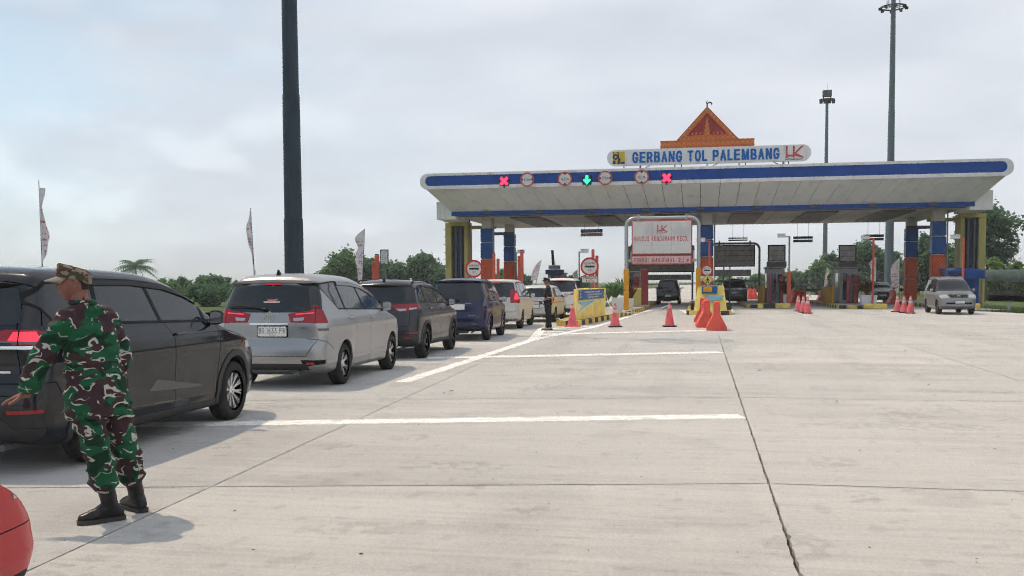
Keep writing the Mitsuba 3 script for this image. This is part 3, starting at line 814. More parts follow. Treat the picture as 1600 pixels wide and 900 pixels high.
def booth(label, u0, u1, Y, vtop, led=None, z0=.19, pink=None, door=None, side_l=None):
    X0, X1 = at(u0, 440, Y)[0], at(u1, 440, Y)[0]; zt = at(u0, vtop, Y)[2]
    k = thing('toll_booth', label, 'toll booth', 'toll booths')
    part(k, 'body', cb(X0, X1, Y, Y + 3.0, z0, zt, .04), BOOTHW)
    part(k, 'roof', cb(X0 - .08, X1 + .08, Y - .12, Y + 3.1, zt + .002, zt + .09, .02), BOOTHW)
    w = X1 - X0
    d0, d1 = door or (.28, .50)
    part(k, 'door_frame', cb(X0 + w * d0 - .05, X0 + w * d1 + .05, Y - .03, Y - .002, z0 + .1, zt - .22, .01), GREYP)
    for q, (a, b) in enumerate(((.12, .95), (1.02, 1.72))): part(k, 'door_pane', cb(X0 + w * d0, X0 + w * d1, Y - .05, Y - .031, z0 + a + .08, z0 + b + .2, .008), GLASSD)
    p0, p1 = pink or (.10, .22)
    part(k, 'post', cb(X0 + w * p0, X0 + w * p1, Y - .22, Y - .06, z0, zt - .42, .02), MAG)
    part(k, 'side_window', cb(X1 + .002, X1 + .02, Y + .5, Y + 1.9, z0 + 1.0, zt - .3, .008), GLASSD)
    part(k, 'side_window', cb(X0 - .02, X0 - .002, Y + .5, Y + 1.9, z0 + 1.0, zt - .3, .008), GLASSD)
    part(k, 'card_reader', cb(X1 - .35, X1 - .05, Y - .5, Y - .05, z0, z0 + 1.3, .03), PLR)
    part(k, 'card_reader_head', cb(X1 - .38, X1 - .02, Y - .55, Y - .05, z0 + 1.31, z0 + 1.75, .03), PLR)
    part(k, 'intercom', cb(X1 - .42, X1 - .18, Y - .04, Y - .003, zt - .65, zt - .40, .02), DARK)
    if led:
        a, b, c = at(led[0], led[2], Y), at(led[1], led[3], Y), at(led[1], vtop - .5, Y)
        part(k, 'roof_box', cb(a[0] - .02, b[0] + .10, Y - .1, Y + 1.2, zt + .092, b[2] - .01, .02), BOOTHD)
        m = part(k, 'display', cb(a[0], b[0], Y - .08, Y + .16, b[2], a[2], .02), LED, label='unlit grey display board on the booth roof')
        part(m, 'display_frame', plate(sbox(a[0] - .03, b[2] - .0, b[0] + .03, a[2] + .03).difference(sbox(a[0] + .05, b[2] + .05, b[0] - .05, a[2] - .05)), .10, (0, Y, 0)), DARK)
        for q in (1, 2): z = b[2] + (a[2] - b[2]) * q / 3; part(m, 'display_seam', bx(a[0] + .05, b[0] - .05, Y - .086, Y - .079, z - .01, z + .01), DARK)
    return k


booth('grey toll booth with roof display beside the thin grey camera pole', 1199, 1226, 66, 419, (1200.5, 1226.5, 383.5, 408))
booth('grey toll booth with roof display beside the brown-leaved planter', 1312, 1341, 66, 419, (1311, 1337, 383.5, 409), door=(.16, .38), pink=(.36, .50))
booth('bluish toll booth far left behind the standing attendant with a black stick on its roof', 856, 876, 66, 428, None)
k = booth('blue-grey toll booth behind the left post of the silver gantry', 978, 1000, 60, 426, None)
for n_, (u0, u1, v0, v1, Y, m_) in enumerate(((852, 879, 421.5, 428.5, 65.6, DBLUE), (857, 873, 414.5, 421, 66.2, GREYP))):
    a, b = at(u0, v0, Y), at(u1, v1, Y); part('toll_booth_002', 'roof_box', cb(a[0], b[0], Y, Y + .8, b[2] + .01, a[2], .02), m_)
a, b = at(864.5, 414, 66), at(863, 391, 66); part('toll_booth_002', 'aerial', rod(a, b, .09, 8), DARK)
Yq = 57.5
for nm, lab, u0, u1, v0, v1, m_, dz in (('crash_cushion', 'yellow guard block in front of the blue-grey toll booth', 984, 1003, 450, 475, OLIVE, 1.0), ('barrier_housing', 'dark red boom barrier housing right of the yellow guard block', 1001, 1012, 420, 476, PLR, .6)):
    a, b = at(u0, v0, Yq), at(u1, v1, Yq); k = thing(nm, lab, 'barrier'); part(k, 'body', cb(a[0], b[0], Yq, Yq + dz, .19, a[2], .04), m_); part(k, 'plinth', cb(a[0] - .05, b[0] + .05, Yq - .05, Yq + dz + .05, .185, .30, .02), KERBC)
# yellow guard blocks beside the right-hand booths
for lab, u0, u1, v0, Y in (('ochre guard block left of the first right-hand booth', 1186, 1195, 447, 66.5), ('ochre guard block left of the second right-hand booth', 1288, 1303, 448, 66.5)):
    a, b = at(u0, v0, Y), at(u1, 470, Y); k = thing('guard_block', lab, 'barrier'); part(k, 'body', cb(a[0], b[0], Y, Y + 1.4, .19, a[2], .03), YEL if False else M('ochre', grime((.36, .20, .03), .3, 3), .6)); part(k, 'edge', cb(b[0] - .12, b[0] - .02, Y - .03, Y - .002, .2, a[2] + .08, .01), YELO)


# ------------------------------------------------------------------ signs, posts and cameras
def round_sign(label, u, v, Y, r, z_foot=.19, txt=True):
    P = at(u, v, Y)
    k = thing('round_sign', label, 'sign')
    part(k, 'disc', plate(circle(0, 0, r, 16), .03, (P[0], Y, P[2])), SIGNW)
    part(k, 'rim', plate(circle(0, 0, r + .005, 16).difference(circle(0, 0, r * .82, 16)), .02, (P[0], Y - .032, P[2])), RED)
    part(k, 'bar', plate(rrect(-r * .56, r * .56, -r * .10, r * .10, r * .08), .012, (P[0], Y - .032, P[2])), BLK)
    part(k, 'lettering', cat(moved(spaced('GERBANG', r * .26, r * 1.2, .006, False, .7), P[0], Y - .032, P[2] + r * .24), moved(text('TOL', r * .22, r * .5, .006, False), P[0], Y - .032, P[2] - r * .50)), BLK)
    part(k, 'pole', rod((P[0], Y + .05, z_foot), (P[0], Y + .05, P[2] + r * .6), .04, 10), GREYD)
    return k


rs = round_sign('round red rimmed GERBANG TOL sign in front of the left blue column', 741, 420, 41.5, .375)
rs = round_sign('round red rimmed GERBANG TOL sign above a white plate, behind the yellow crash block', 921.5, 416.5, 41.5, .38)
a, b = at(909, 431.5, 41.45), at(934.5, 442, 41.45)
k = thing('plate_sign', 'small white plate reading TEMPELKAN KARTU under the round sign', 'sign')
part(k, 'plate', cb(a[0], b[0], 41.42, 41.46, b[2], a[2], .01), SIGNW)
part(k, 'border', plate(sbox(a[0], b[2], b[0], a[2]).difference(sbox(a[0] + .02, b[2] + .02, b[0] - .02, a[2] - .02)), .008, (0, 41.418, 0)), BLK)
part(k, 'lettering', cat(moved(spaced('TEMPELKAN', .08, .56, .006, True, .66), (a[0] + b[0]) / 2, 41.416, b[2] + .165), moved(spaced('KARTU', .08, .34, .006, True, .66), (a[0] + b[0]) / 2, 41.416, b[2] + .05)), BLK)
rs = round_sign('smaller round GERBANG TOL sign in front of the middle column above the yellow diamond', 1104.5, 422.5, 50.6, .27)
P = at(1105.5, 437.5, 50.5)
k = thing('warning_sign', 'yellow diamond pedestrian warning sign on the middle island', 'sign')
part(k, 'border', plate(affinity.rotate(rrect(-.215, .215, -.215, .215, .03), 45, origin=(0, 0)), .02, (P[0], 50.5, P[2])), BLK)
part(k, 'diamond', plate(affinity.rotate(rrect(-.195, .195, -.195, .195, .03), 45, origin=(0, 0)), .012, (P[0], 50.478, P[2])), YEL)
fig = unary_union([circle(.0, .135, .035, 4), PG([(-.03, .09), (.035, .09), (.03, -.02), (-.03, -.02)]), PG([(-.03, -.02), (.0, -.02), (-.05, -.17), (-.085, -.17)]), PG([(.0, -.02), (.03, -.02), (.085, -.15), (.05, -.17)]), PG([(.03, .08), (.09, .0), (.075, -.015), (.02, .04)]), PG([(-.03, .08), (-.09, .0), (-.075, -.015), (-.02, .04)])])
part(k, 'pictogram', plate(fig, .006, (P[0], 50.464, P[2])), BLK)
part(k, 'backing_plate', cb(P[0] - .34, P[0] + .34, 50.502, 50.53, P[2] - .06, P[2] + .2, .01), SIGNW)
P = at(600, 402, 52)
k = thing('notice_sign', 'white rectangular notice with dark frame on a green pole at left', 'sign')
a, b = at(594.5, 390.5, 52), at(606.5, 413.5, 52)
part(k, 'panel', cb(a[0], b[0], 52, 52.05, b[2], a[2], .015), SIGNW)
part(k, 'frame', plate(sbox(a[0] - .02, b[2] - .02, b[0] + .02, a[2] + .02).difference(sbox(a[0] + .03, b[2] + .03, b[0] - .03, a[2] - .03)), .07, (0, 52.05, 0)), GREYD)
part(k, 'print_lines', cat(*[bx(a[0] + .07, b[0] - .07 - .05 * (q % 3), 51.99, 51.999, a[2] - .13 - q * .105, a[2] - .10 - q * .105) for q in range(6)]), GREYP)
part(k, 'pole', rod(((a[0] + b[0]) / 2 - .03, 52.06, 0), ((a[0] + b[0]) / 2 - .03, 52.06, b[2] + .1), .11, 10), M('pole_green', (.10, .16, .10), .6))


def camera_pole(label, u, vtop, vbase, Y, mat, r=.055, sleeve=None, arm=-1, cat_='camera pole', thick=None):
    B, Tp = at(u, vbase, Y), at(u, vtop, Y)
    k = thing('camera_pole', label, cat_, 'camera poles at the toll booths')
    part(k, 'pole', rod((Tp[0], Y, .15), (Tp[0], Y, Tp[2]), r, 10), mat, smooth=40)
    x = Tp[0]
    part(k, 'arm', rod((x, Y, Tp[2] - .05), (x + arm * .32, Y - .1, Tp[2] - .02), .03, 8), mat)
    part(k, 'camera', moved(cb(-.30, .18, -.1, .1, -.10, .10, .03), x + arm * .42, Y - .15, Tp[2] + .02), WHITE); part(k, 'camera_hood', moved(cb(-.34, .2, -.12, .12, .10, .125, .01), x + arm * .42, Y - .15, Tp[2] + .025), WHITE)
    if sleeve: part(k, 'sleeve', cb(x - .12, x + .12, Y - .12, Y + .12, .15, at(u, sleeve, Y)[2], .02), POSTR)
    return k


camera_pole('thin grey camera pole with an orange lower sleeve right of the first right-hand booth', 1233.5, 369, 475, 63, GREYP, .05, 424)
camera_pole('orange red camera pole in front of the second right-hand booth planter', 1365, 372, 475, 61.5, POSTR, .06)
camera_pole('orange red camera pole with white camera in front of the blue kiosk', 1506, 371, 470, 58, POSTR, .06)
camera_pole('slim red camera pole in front of the middle column', 1108.5, 376, 460, 57, POSTR, .05)
camera_pole('thin dark camera pole left of the round sign behind the crash block', 905, 393, 470, 62, GREYD, .04, None, 1)
camera_pole('thin dark camera pole right of the rear left column', 806.5, 394, 470, 66, GREYD, .045, None, 1)
for lab, u0, u1, v0, Y in (('tall orange post pair left of the white notice sign', 585, 591.5, 398.5, 52), ('tall orange post pair right of the front left column', 769, 773.5, 396, 60), ('tall orange post pair right of the rear left column', 812.5, 817.5, 391.5, 60), ('orange post pair sticking up behind the round sign plate', 924, 928.5, 391, 60)):
    a, b = at(u0, v0, Y), at(u1, 440, Y); k = thing('orange_post', lab, 'post', 'orange posts by the booths')
    w = b[0] - a[0]
    part(k, 'post', cb(a[0], b[0], Y, Y + .2, .1, a[2], .02), POSTR); s = -1 if u0 in (585, 812.5) else 1
    part(k, 'post', cb(a[0] + s * (w + .03), b[0] + s * (w + .03), Y + .3, Y + .5, .1, a[2] - .32, .02), POSTR); part(k, 'cap', cb(a[0] + .02, b[0] - .02, Y + .02, Y + .18, a[2] + .001, a[2] + .06, .01), GREYD)

# ------------------------------------------------------------------ cones and water barriers
def cone_parts(h=.86):
    base = cat(cb(-.24, .24, -.24, .24, 0, .045, .015))
    r = lambda z: .185 - (.185 - .035) * (z - .04) / (h - .04)
    seg = lambda z0, z1, e: lathe([(0, z0), (r(z0) + e, z0), (r(z1) + e, z1), (0, z1)], 20)
    return base, lathe([(0, .04), (r(.04), .04), (r(h - .02), h - .02), (.025, h), (0, h)], 20), seg(.60 * h, .73 * h, .004), seg(.80 * h, .90 * h, .004)


CP = [mikit.ply(m, smooth=30 if i else False) for i, m in enumerate(cone_parts())]
cone_at = [((894.5, 511), 'traffic cone standing against the head of the long toll island'), ((961, 511), 'traffic cone with two white sleeves right of the yellow crash block'), ((1046, 510.5), 'traffic cone alone in the middle of the closed lane'),
           ((1247, 486.5), 'rearmost cone of the three beside the first right-hand booth'), ((1255, 488.5), 'middle cone of the three beside the first right-hand booth'), ((1262, 490), 'front cone of the three beside the first right-hand booth'),
           ((1402, 487.5), 'leftmost cone of the three left of the silver oncoming wagon'), ((1412.5, 489), 'middle cone of the three left of the silver oncoming wagon'), ((1422.5, 490), 'rightmost cone of the three left of the silver oncoming wagon')]
for (u, v), lab in cone_at:
    P = G(u, v); k = thing('traffic_cone', 'faded red ' + lab, 'traffic cone', 'traffic cones')
    t = T4().translate([P[0], P[1], 0.002]).rotate([0, 0, 1], rng.uniform(-20, 20))
    two = 'two white' in lab or 'beside' in lab or 'left of the silver' in lab
    part(k, 'base', CP[0], DARK if 'island' not in lab else CONE, tw=t); part(k, 'body', CP[1], CONE, tw=t); part(k, 'sleeve', CP[3], CONES, tw=t)
    if two: part(k, 'sleeve', CP[2], CONES, tw=t)
A_, B_, C_ = np.array([-4.05, 43.6, 1.05]), G(961, 511) + [0, 0, .62], G(1046, 510.5) + [0, 0, .80]
pts = [A_ + (B_ - A_) * t - [0, 0, .35 * 4 * t * (1 - t) * .5] for t in np.linspace(0, 1, 9)] + [B_ + (C_ - B_) * t - [0, 0, .20 * 4 * t * (1 - t)] for t in np.linspace(0, 1, 17)[1:]]
solo('rope', tube(pts, .014, 6), WHITE, 'white rope sagging between the crash block and two traffic cones', 'rope', smooth=True)


def barrier_mesh(L_=1.25):
    prof = [(-.33, 0), (.33, 0), (.33, .10), (.17, .42), (.105, .55), (.105, .90), (-.105, .90), (-.105, .55), (-.17, .42), (-.33, .10)]
    s = Polygon(prof).buffer(-.02).buffer(.02, 3)
    body = trimesh.creation.extrude_polygon(s, L_, engine='earcut'); body.apply_transform(np.array([[1, 0, 0, 0], [0, 0, 1, 0], [0, 1, 0, 0], [0, 0, 0, 1.0]])); body.invert() if body.volume < 0 else None
    man = m3.Manifold(m3.Mesh(np.asarray(body.vertices, np.float32), np.asarray(body.faces, np.uint32)))
    for y in (.3, .95): man = man - m3.Manifold.cube((2, .16, .2), True).translate((0, y * L_ / 1.25, .72 if False else .07))
    for s_ in (1, -1): man = man - m3.Manifold.cube((.06, .5, .2), True).translate((s_ * .115, .62, .72))
    return tm(man), cb(-.09, .09, .05, .25, .901, .96, .03), cb(-.09, .09, L_ - .25, L_ - .05, .901, .96, .03)


BP = [mikit.ply(m) for m in barrier_mesh()]
BG = 'orange water-filled barriers'
P0 = G(1120, 517); P0 = np.array([P0[0], P0[1]])
bars = [(P0[0], P0[1], 0, 'front orange water barrier of the row in the middle lane'), (P0[0] - .32, P0[1] + 2.2, .05, 'second orange water barrier of the row in the middle lane'), (P0[0] - .28, P0[1] + 4.6, .02, 'third orange water barrier of the row, half hidden'), (P0[0] - .45, P0[1] + 7.0, .0, 'rearmost orange water barrier of the row, near the middle island')]
for q, (u, v, Y, lab) in enumerate(((1172, 470, 92, 'left red barrier by the far white car'), (1180, 470, 92, 'right red barrier by the far white car'), (1243, 470, 76, 'leftmost orange barrier of the group behind the cones'), (1250, 470, 76, 'second orange barrier of the group behind the cones'), (1257, 470, 76, 'third orange barrier of the group behind the cones'), (1284, 472, 74, 'orange barrier at the left of the ochre block'), (1397, 474, 71, 'orange barrier right of the grey hatchback'))):
    P = at(u, v, Y); bars.append((P[0], Y, .35 if q < 5 else 0, lab))
for x, y, a, lab in bars:
    k = thing('water_barrier', lab, 'barrier', BG); t = T4().translate([x, y, .001]).rotate([0, 0, 1], math.degrees(a))
    part(k, 'body', BP[0], BARR, tw=t); part(k, 'filler_cap', BP[1], BARR, tw=t); part(k, 'filler_cap', BP[2], BARR, tw=t)

# ------------------------------------------------------------------ masts
def mast(label, X, Y, Hh, r0, r1, mat, head=True, ring=None, joints=()):
    k = thing('light_mast', label, 'mast')
    zs = [0] + [j for j in joints] + [Hh]
    for a, b in zip(zs[:-1], zs[1:]):
        f = lambda z: r0 + (r1 - r0) * z / Hh
        e = .005 * (len(zs) - zs.index(b) - 1)
        part(k, 'section', tube([(X, Y, a - (.5 if a else 0)), (X, Y, b)], [f(a) + e - .012, f(b) + e - .0], 16), mat, smooth=40)
    if ring:
        z = ring
        a = np.linspace(0, 2 * math.pi, 33)
        part(k, 'ring', tube([(X + 1.15 * math.cos(t), Y + 1.15 * math.sin(t), z) for t in a], .07, 8, False), GREYD, smooth=True)
        for t in np.arange(8) * math.pi / 4:
            part(k, 'spoke', rod((X, Y, z + .1), (X + 1.15 * math.cos(t), Y + 1.15 * math.sin(t), z), .035, 6), GREYD)
            part(k, 'floodlight', moved(cb(-.16, .16, -.10, .10, -.16, .10, .04), X + 1.2 * math.cos(t), Y + 1.2 * math.sin(t), z - .10, t), DARK)
        for t in (0.6, 2.2, 4.0): part(k, 'lug', rod((X + .8 * math.cos(t), Y + .8 * math.sin(t), z), (X + .8 * math.cos(t), Y + .8 * math.sin(t), z + .8), .04, 6), GREYD)
        part(k, 'head', rod((X, Y, z + .1), (X, Y, z + 1.6), .22, 10, .12), GREYD)
    if head:
        part(k, 'platform', lathe([(0, 0), (1.1, 0), (1.1, .14), (0, .14)], 16).apply_translation((X, Y, Hh - .25)), GREYD)
        for x in (-.85, -.3, .3, .85): part(k, 'floodlight', cb(X + x - .22, X + x + .22, Y - .5, Y - .1, Hh - .75, Hh - .30, .05), DARK)
        part(k, 'cabinet', cb(X - .62, X + .62, Y - .4, Y + .4, Hh + .25, Hh + 1.15, .05), GREYD)
        for s in (-1, 1): part(k, 'leg', bx(X + s * .5 - .07, X + s * .5 + .07, Y - .1, Y + .1, Hh - .1, Hh + .26), GREYD)
        part(k, 'lightning_rod', rod((X, Y, Hh + 1.1), (X, Y, Hh + 2.1), .025, 6), GREYD)
    return k


P = at(460, 430, 33.0); mast('tall dark steel light mast left of the queue rising out of the picture', P[0], 33.0, 30, .335, .135, MAST, False, 29.0, (3.9, 8.2, 13.6, 20))
P = at(1389.3, 400, 102); mast('tall tapering light mast with a ring of lamps behind the right half of the canopy', P[0], 102, 31.0, .44, .20, MASTF, False, at(1397, 11, 102)[2], (9, 18))
P = at(1289, 400, 150); mast('light mast with a small lamp platform farther behind the canopy', P[0], 150, at(1290, 154, 150)[2], .38, .19, MASTF, True)

# ------------------------------------------------------------------ flags, kiosk, shelter, rail, planters
def flag(label, base, top, Y, span, offs, mat=CLOTH, marks=True):
    """A tall cloth on a pole: base, top: picture points of the pole at the distance Y; span: where on the pole the cloth is (0 top, 1 base); offs: its signed widths in metres from top to bottom."""
    A, B = at(*top, Y), at(*base, Y); A[1] = B[1] = Y; B = B + (B - A) / np.linalg.norm(B - A) * max(0, (B[2] + .1))
    k = thing('feather_flag', label, 'flag', 'tall white advertising flags')
    part(k, 'pole', rod(B, A, .035, 8, .018), GREYD)
    nt, nw = 26, 7
    f = PchipInterpolator(np.linspace(0, 1, len(offs)), offs)
    V, Fc = [], []
    at_ = at(*base, Y)
    ph = rng.uniform(0, 6)
    for i in range(nt):
        t = i / (nt - 1); P = A + (at_ - A) * (span[0] + (span[1] - span[0]) * t)
        for j in range(nw):
            s = j / (nw - 1)
            V.append(P + np.array([f(t) * s, .10 * s * math.sin(9 * t + ph + 2 * s) + .04 * math.sin(23 * t + 5 * s + ph) * s - .02, .03 * s * math.sin(6 * t + ph) - .12 * s * abs(f(t)) * (1 - t)]))
    for i in range(nt - 1):
        for j in range(nw - 1):
            a = i * nw + j; Fc += [(a, a + 1, a + nw + 1), (a, a + nw + 1, a + nw)]
    V = np.array(V)
    c = part(k, 'cloth', trimesh.Trimesh(V, Fc, process=False), mat, smooth=True)
    if marks:
        mv, mf = [], []
        g = V.reshape(nt, nw, 3)
        rr_ = random.Random(len(label))
        for i in range(5, nt - 3):
            if i in (9, 10): continue
            for j in range(1, nw - 1):
                if rr_.random() < (.55 if i % 2 else .12):
                    q = np.array([g[i, j], g[i, j + 1], g[i + 1, j + 1], g[i + 1, j]]); m = q.mean(0); q = m + (q - m) * [.8, .8, .62]
                    for dy in (-.012, .012):
                        b = len(mv); mv += list(q + [0, dy, 0]); mf += [(b, b + 1, b + 2), (b, b + 2, b + 3)]
        if mv: part(c, 'print', trimesh.Trimesh(mv, mf, process=False), 'mat_flag_print', kind='stuff', label='rows of small red print on the flag')


M('flag_print', (.50, .10, .15), .8, two=True)
flag('white flag with red print on a dark pole, farthest left above the black people carrier', (66.5, 425), (60.5, 282), 45, (.08, .88), [.35, .30, .20, .30, .42, .40, .15])
flag('white flag with red print bending left of its pole, between the two nearest cars', (397.5, 432), (391.5, 325), 52, (.03, .95), [-.05, -.20, -.28, -.25, -.15, -.05, .18])
flag('broad white flag with flaring top in front of the round tree', (566, 440), (570, 357), 58, (.02, .98), [-.05, -.60, -.42, -.48, -.40, -.34, -.30])
flag('pale pink flag leaning left behind the champagne car near the booth with the stick', (838, 440), (846, 406), 92, (.04, .95), [-.1, -.5, -.62, -.60, -.55])
flag('narrow white flag right of the booth with the black stick', (866, 440), (865.5, 404), 92, (.05, .98), [.05, .15, .18, .22, .3], marks=False)
flag('small white flag left of the pole of the round sign over the white plate', (903, 447), (902, 421), 80, (.04, .98), [-.1, -.42, -.30, -.28, -.22])
flag('pale flag behind the ochre block of the right-hand booths', (1286, 452), (1292, 416), 84, (.03, .9), [.05, .28, .15, .30, .10])
flag('white and red flag beside the orange red camera pole of the planter', (1369, 445), (1369, 399), 84, (.05, .96), [-.15, -.5, -.42, -.45, -.25])
flag('broad pale flag leaning at the right tall mast', (1405, 458), (1405.5, 402), 84, (.02, .98), [-.05, -.62, -.68, -.6, -.5])

KIO = thing('kiosk', 'blue kiosk with a blue awning beside the right end wall', 'kiosk')
KBL = M('kiosk_blue', grime((.012, .075, .30), .2, 2), .45)
Yk = 63.0
a, b, c = at(1478, 422, Yk), at(1533.5, 473, Yk), at(1487, 440, Yk)
part(KIO, 'wall', cb(c[0] + .35, b[0] - .03, Yk + .5, Yk + 2.4, 0, a[2] - .02, .02), KBL)
part(KIO, 'awning', hull([(a[0], Yk - .5, a[2] - .52), (b[0] + .05, Yk - .5, a[2] - .52), (a[0], Yk - .5, a[2] - .02), (b[0] + .05, Yk - .5, a[2] - .02), (a[0], Yk + 2.5, a[2] + .15), (b[0] + .05, Yk + 2.5, a[2] + .15)]), KBL)
part(KIO, 'counter_opening', cb(a[0] + .25, c[0] + .34, Yk + .8, Yk + 2.2, 0, a[2] - .55, .02), DARK)
part(KIO, 'post', cb(b[0] - .08, b[0] + .02, Yk - .45, Yk - .35, 0, a[2] - .53, .01), OLIVE)
for q in range(4): x = c[0] + .5 + q * .42; part(KIO, 'rib', bx(x, x + .03, Yk + .485, Yk + .5, .1, a[2] - .6), KBL)
part(KIO, 'sign_strip', cb(a[0] + .05, a[0] + .95, Yk - .53, Yk - .502, a[2] - .40, a[2] - .12, .01), DBLUE)
a, b = at(1512, 474.5, 58.2), at(1532, 483, 58.2)
k = thing('marker_block', 'faded yellow concrete block at the pavement edge under the blue kiosk', 'barrier'); part(k, 'body', cb(a[0], b[0], 58.2, 58.7, -.15, a[2], .03), YEL)

SH = thing('shelter', 'long dark green barrel-roofed shelter on posts at the far right', 'shelter')
Ysh = 88
a, b = at(1534, 420, Ysh), at(1690, 441, Ysh)
arc = [(math.cos(t) * 1.9, math.sin(t) * 1.05) for t in np.linspace(0, math.pi, 11)]
prof = Polygon(arc).difference(affinity.scale(Polygon(arc), .97, .95, origin=(0, 0)))
m = trimesh.creation.extrude_polygon(prof, b[0] - a[0], engine='earcut'); m.apply_transform(np.array([[0, 0, 1, a[0]], [1, 0, 0, Ysh + 1.9], [0, 1, 0, a[2] - 1.1], [0, 0, 0, 1.0]])); m.fix_normals()
part(SH, 'roof', m, M('shelter_roof', grime((.035, .06, .05), .3, 1), .6), smooth=40)
for q in range(11): x = a[0] + .4 + q * .85; part(SH, 'roof_rib', moved(trimesh.creation.torus(1.0, .02, 24, 6), 0, 0, 0).apply_transform(np.array([[0, 0, 1, x], [1.91, 0, 0, Ysh + 1.9], [0, 1.06, 0, a[2] - 1.1], [0, 0, 0, 1.0]])), GREYD)
for q in range(5):
    for dy in (.1, 3.7): x = a[0] + .25 + q * 2.15; part(SH, 'post', rod((x, Ysh + dy, -.16), (x, Ysh + dy, a[2] - 1.08), .06, 8), GREYD)
part(SH, 'back_wall', bx(a[0], b[0], Ysh + 3.75, Ysh + 3.85, -.16, .6), KERBC)
for q in range(6): x = a[0] + .9 + q * 1.5; k = thing('motorcycle_row', '', '') if False else None
FN = thing('fence', 'dark wire fence behind the right-hand booths', 'fence')
for q in range(26):
    x = at(1240, 430, 118)[0] + q * .62
    part(FN, 'post', rod((x, 118, -.16), (x, 118, 2.6), .05, 6), GREYD)
for z in (.5, 1.2, 1.9, 2.5): part(FN, 'wire', rod((at(1240, 430, 118)[0], 118, z), (at(1240, 430, 118)[0] + 15.6, 118, z), .03, 5), GREYD)

# guard rails
def guard_rail(label, pts, ztop):
    k = thing('guard_rail', label, 'guard rail')
    pts = np.asarray(pts, float)
    prof = [(0, 0), (.05, .03), (.05, .10), (.0, .155), (.05, .21), (.05, .28), (0, .31), (-.008, .31), (.042, .28), (.042, .21), (-.008, .155), (.042, .10), (.042, .03), (-.008, 0)]
    for a, b in zip(pts[:-1], pts[1:]):
        d = b - a; L_ = np.linalg.norm(d); d /= L_; nrm_ = np.array([d[1], -d[0]])
        if nrm_ @ (-(a + b) / 2) < 0: nrm_ = -nrm_
        vs = []
        for P in (a, b): vs += [(P[0] + nrm_[0] * u, P[1] + nrm_[1] * u, ztop - .31 + z) for u, z in prof]
        n = len(prof); f = []
        for i in range(n): j = (i + 1) % n; f += [(i, j, j + n), (i, j + n, i + n)]
        m = trimesh.Trimesh(vs, f, process=False); m.fix_normals()
        part(k, 'beam', m, M('rail_zinc', grime((.55, .56, .56), .25, 2), .45, metal=.3) if 'mat_rail_zinc' not in scene else 'mat_rail_zinc')
        c = int(max(1, L_ // 2))
        for q in range(c):
            P = a + (b - a) * (q + .5) / c - nrm_ * .06
            part(k, 'post', cb(P[0] - .06, P[0] + .06, P[1] - .06, P[1] + .06, -.16, ztop - .02, .01), STEEL)


guard_rail('galvanised guard rail along the grass verge at the right edge', [(15.35, 57.5), (16.4, 54.4), (17.5, 51.5), (18.6, 48.6), (20.6, 44.6), (23, 40.5)], .80)
guard_rail('guard rail far behind the right-hand booths', [(at(1246, 440, 112)[0] + q * 2.6, 112 - q * 0.1) for q in range(6)], .78)
guard_rail('guard rail beside the queue at the far left', [(-15.0, 20 + 6 * q) for q in range(6)], .75)

LEAFS = {}


def leaf_mat(name, a, b, tr=.9):
    scene['mat_' + name] = {'type': 'principledthin', 'base_color': mikit.proc(lambda p, n, uv: MX(a, b, FB(p.x * 1.1, p.y * 1.1, p.z * 1.4, 3))), 'roughness': .6, 'diff_trans': tr, 'spec_trans': 0.0}
    return 'mat_' + name


LG = [leaf_mat('leaf_dark', (.085, .160, .100), (.165, .270, .150)), leaf_mat('leaf_mid', (.095, .180, .085), (.195, .310, .130)), leaf_mat('leaf_bright', (.13, .22, .05), (.26, .37, .10)), leaf_mat('leaf_red', (.12, .06, .03), (.22, .10, .05))]


def leaves(centres, spread, n_each, size, r_):
    v, f = [], []
    n = len(centres) * n_each
    c = np.repeat(np.asarray(centres), n_each, 0) + r_.normal(size=(n, 3)) * np.repeat(np.asarray(spread), n_each)[:, None] * .55
    a = r_.normal(size=(n, 3)); a /= np.linalg.norm(a, axis=1, keepdims=True); a[:, 2] *= .7
    b = np.cross(a, r_.normal(size=(n, 3))); b /= np.linalg.norm(b, axis=1, keepdims=True)
    s = size * r_.uniform(.6, 1.4, (n, 1))
    p = np.stack([c - a * s, c + b * s * .5, c + a * s, c - b * s * .5], 1).reshape(-1, 3)
    i = np.arange(n)[:, None] * 4
    return trimesh.Trimesh(p, np.vstack([i + [0, 1, 2], i + [0, 2, 3]]), process=False)


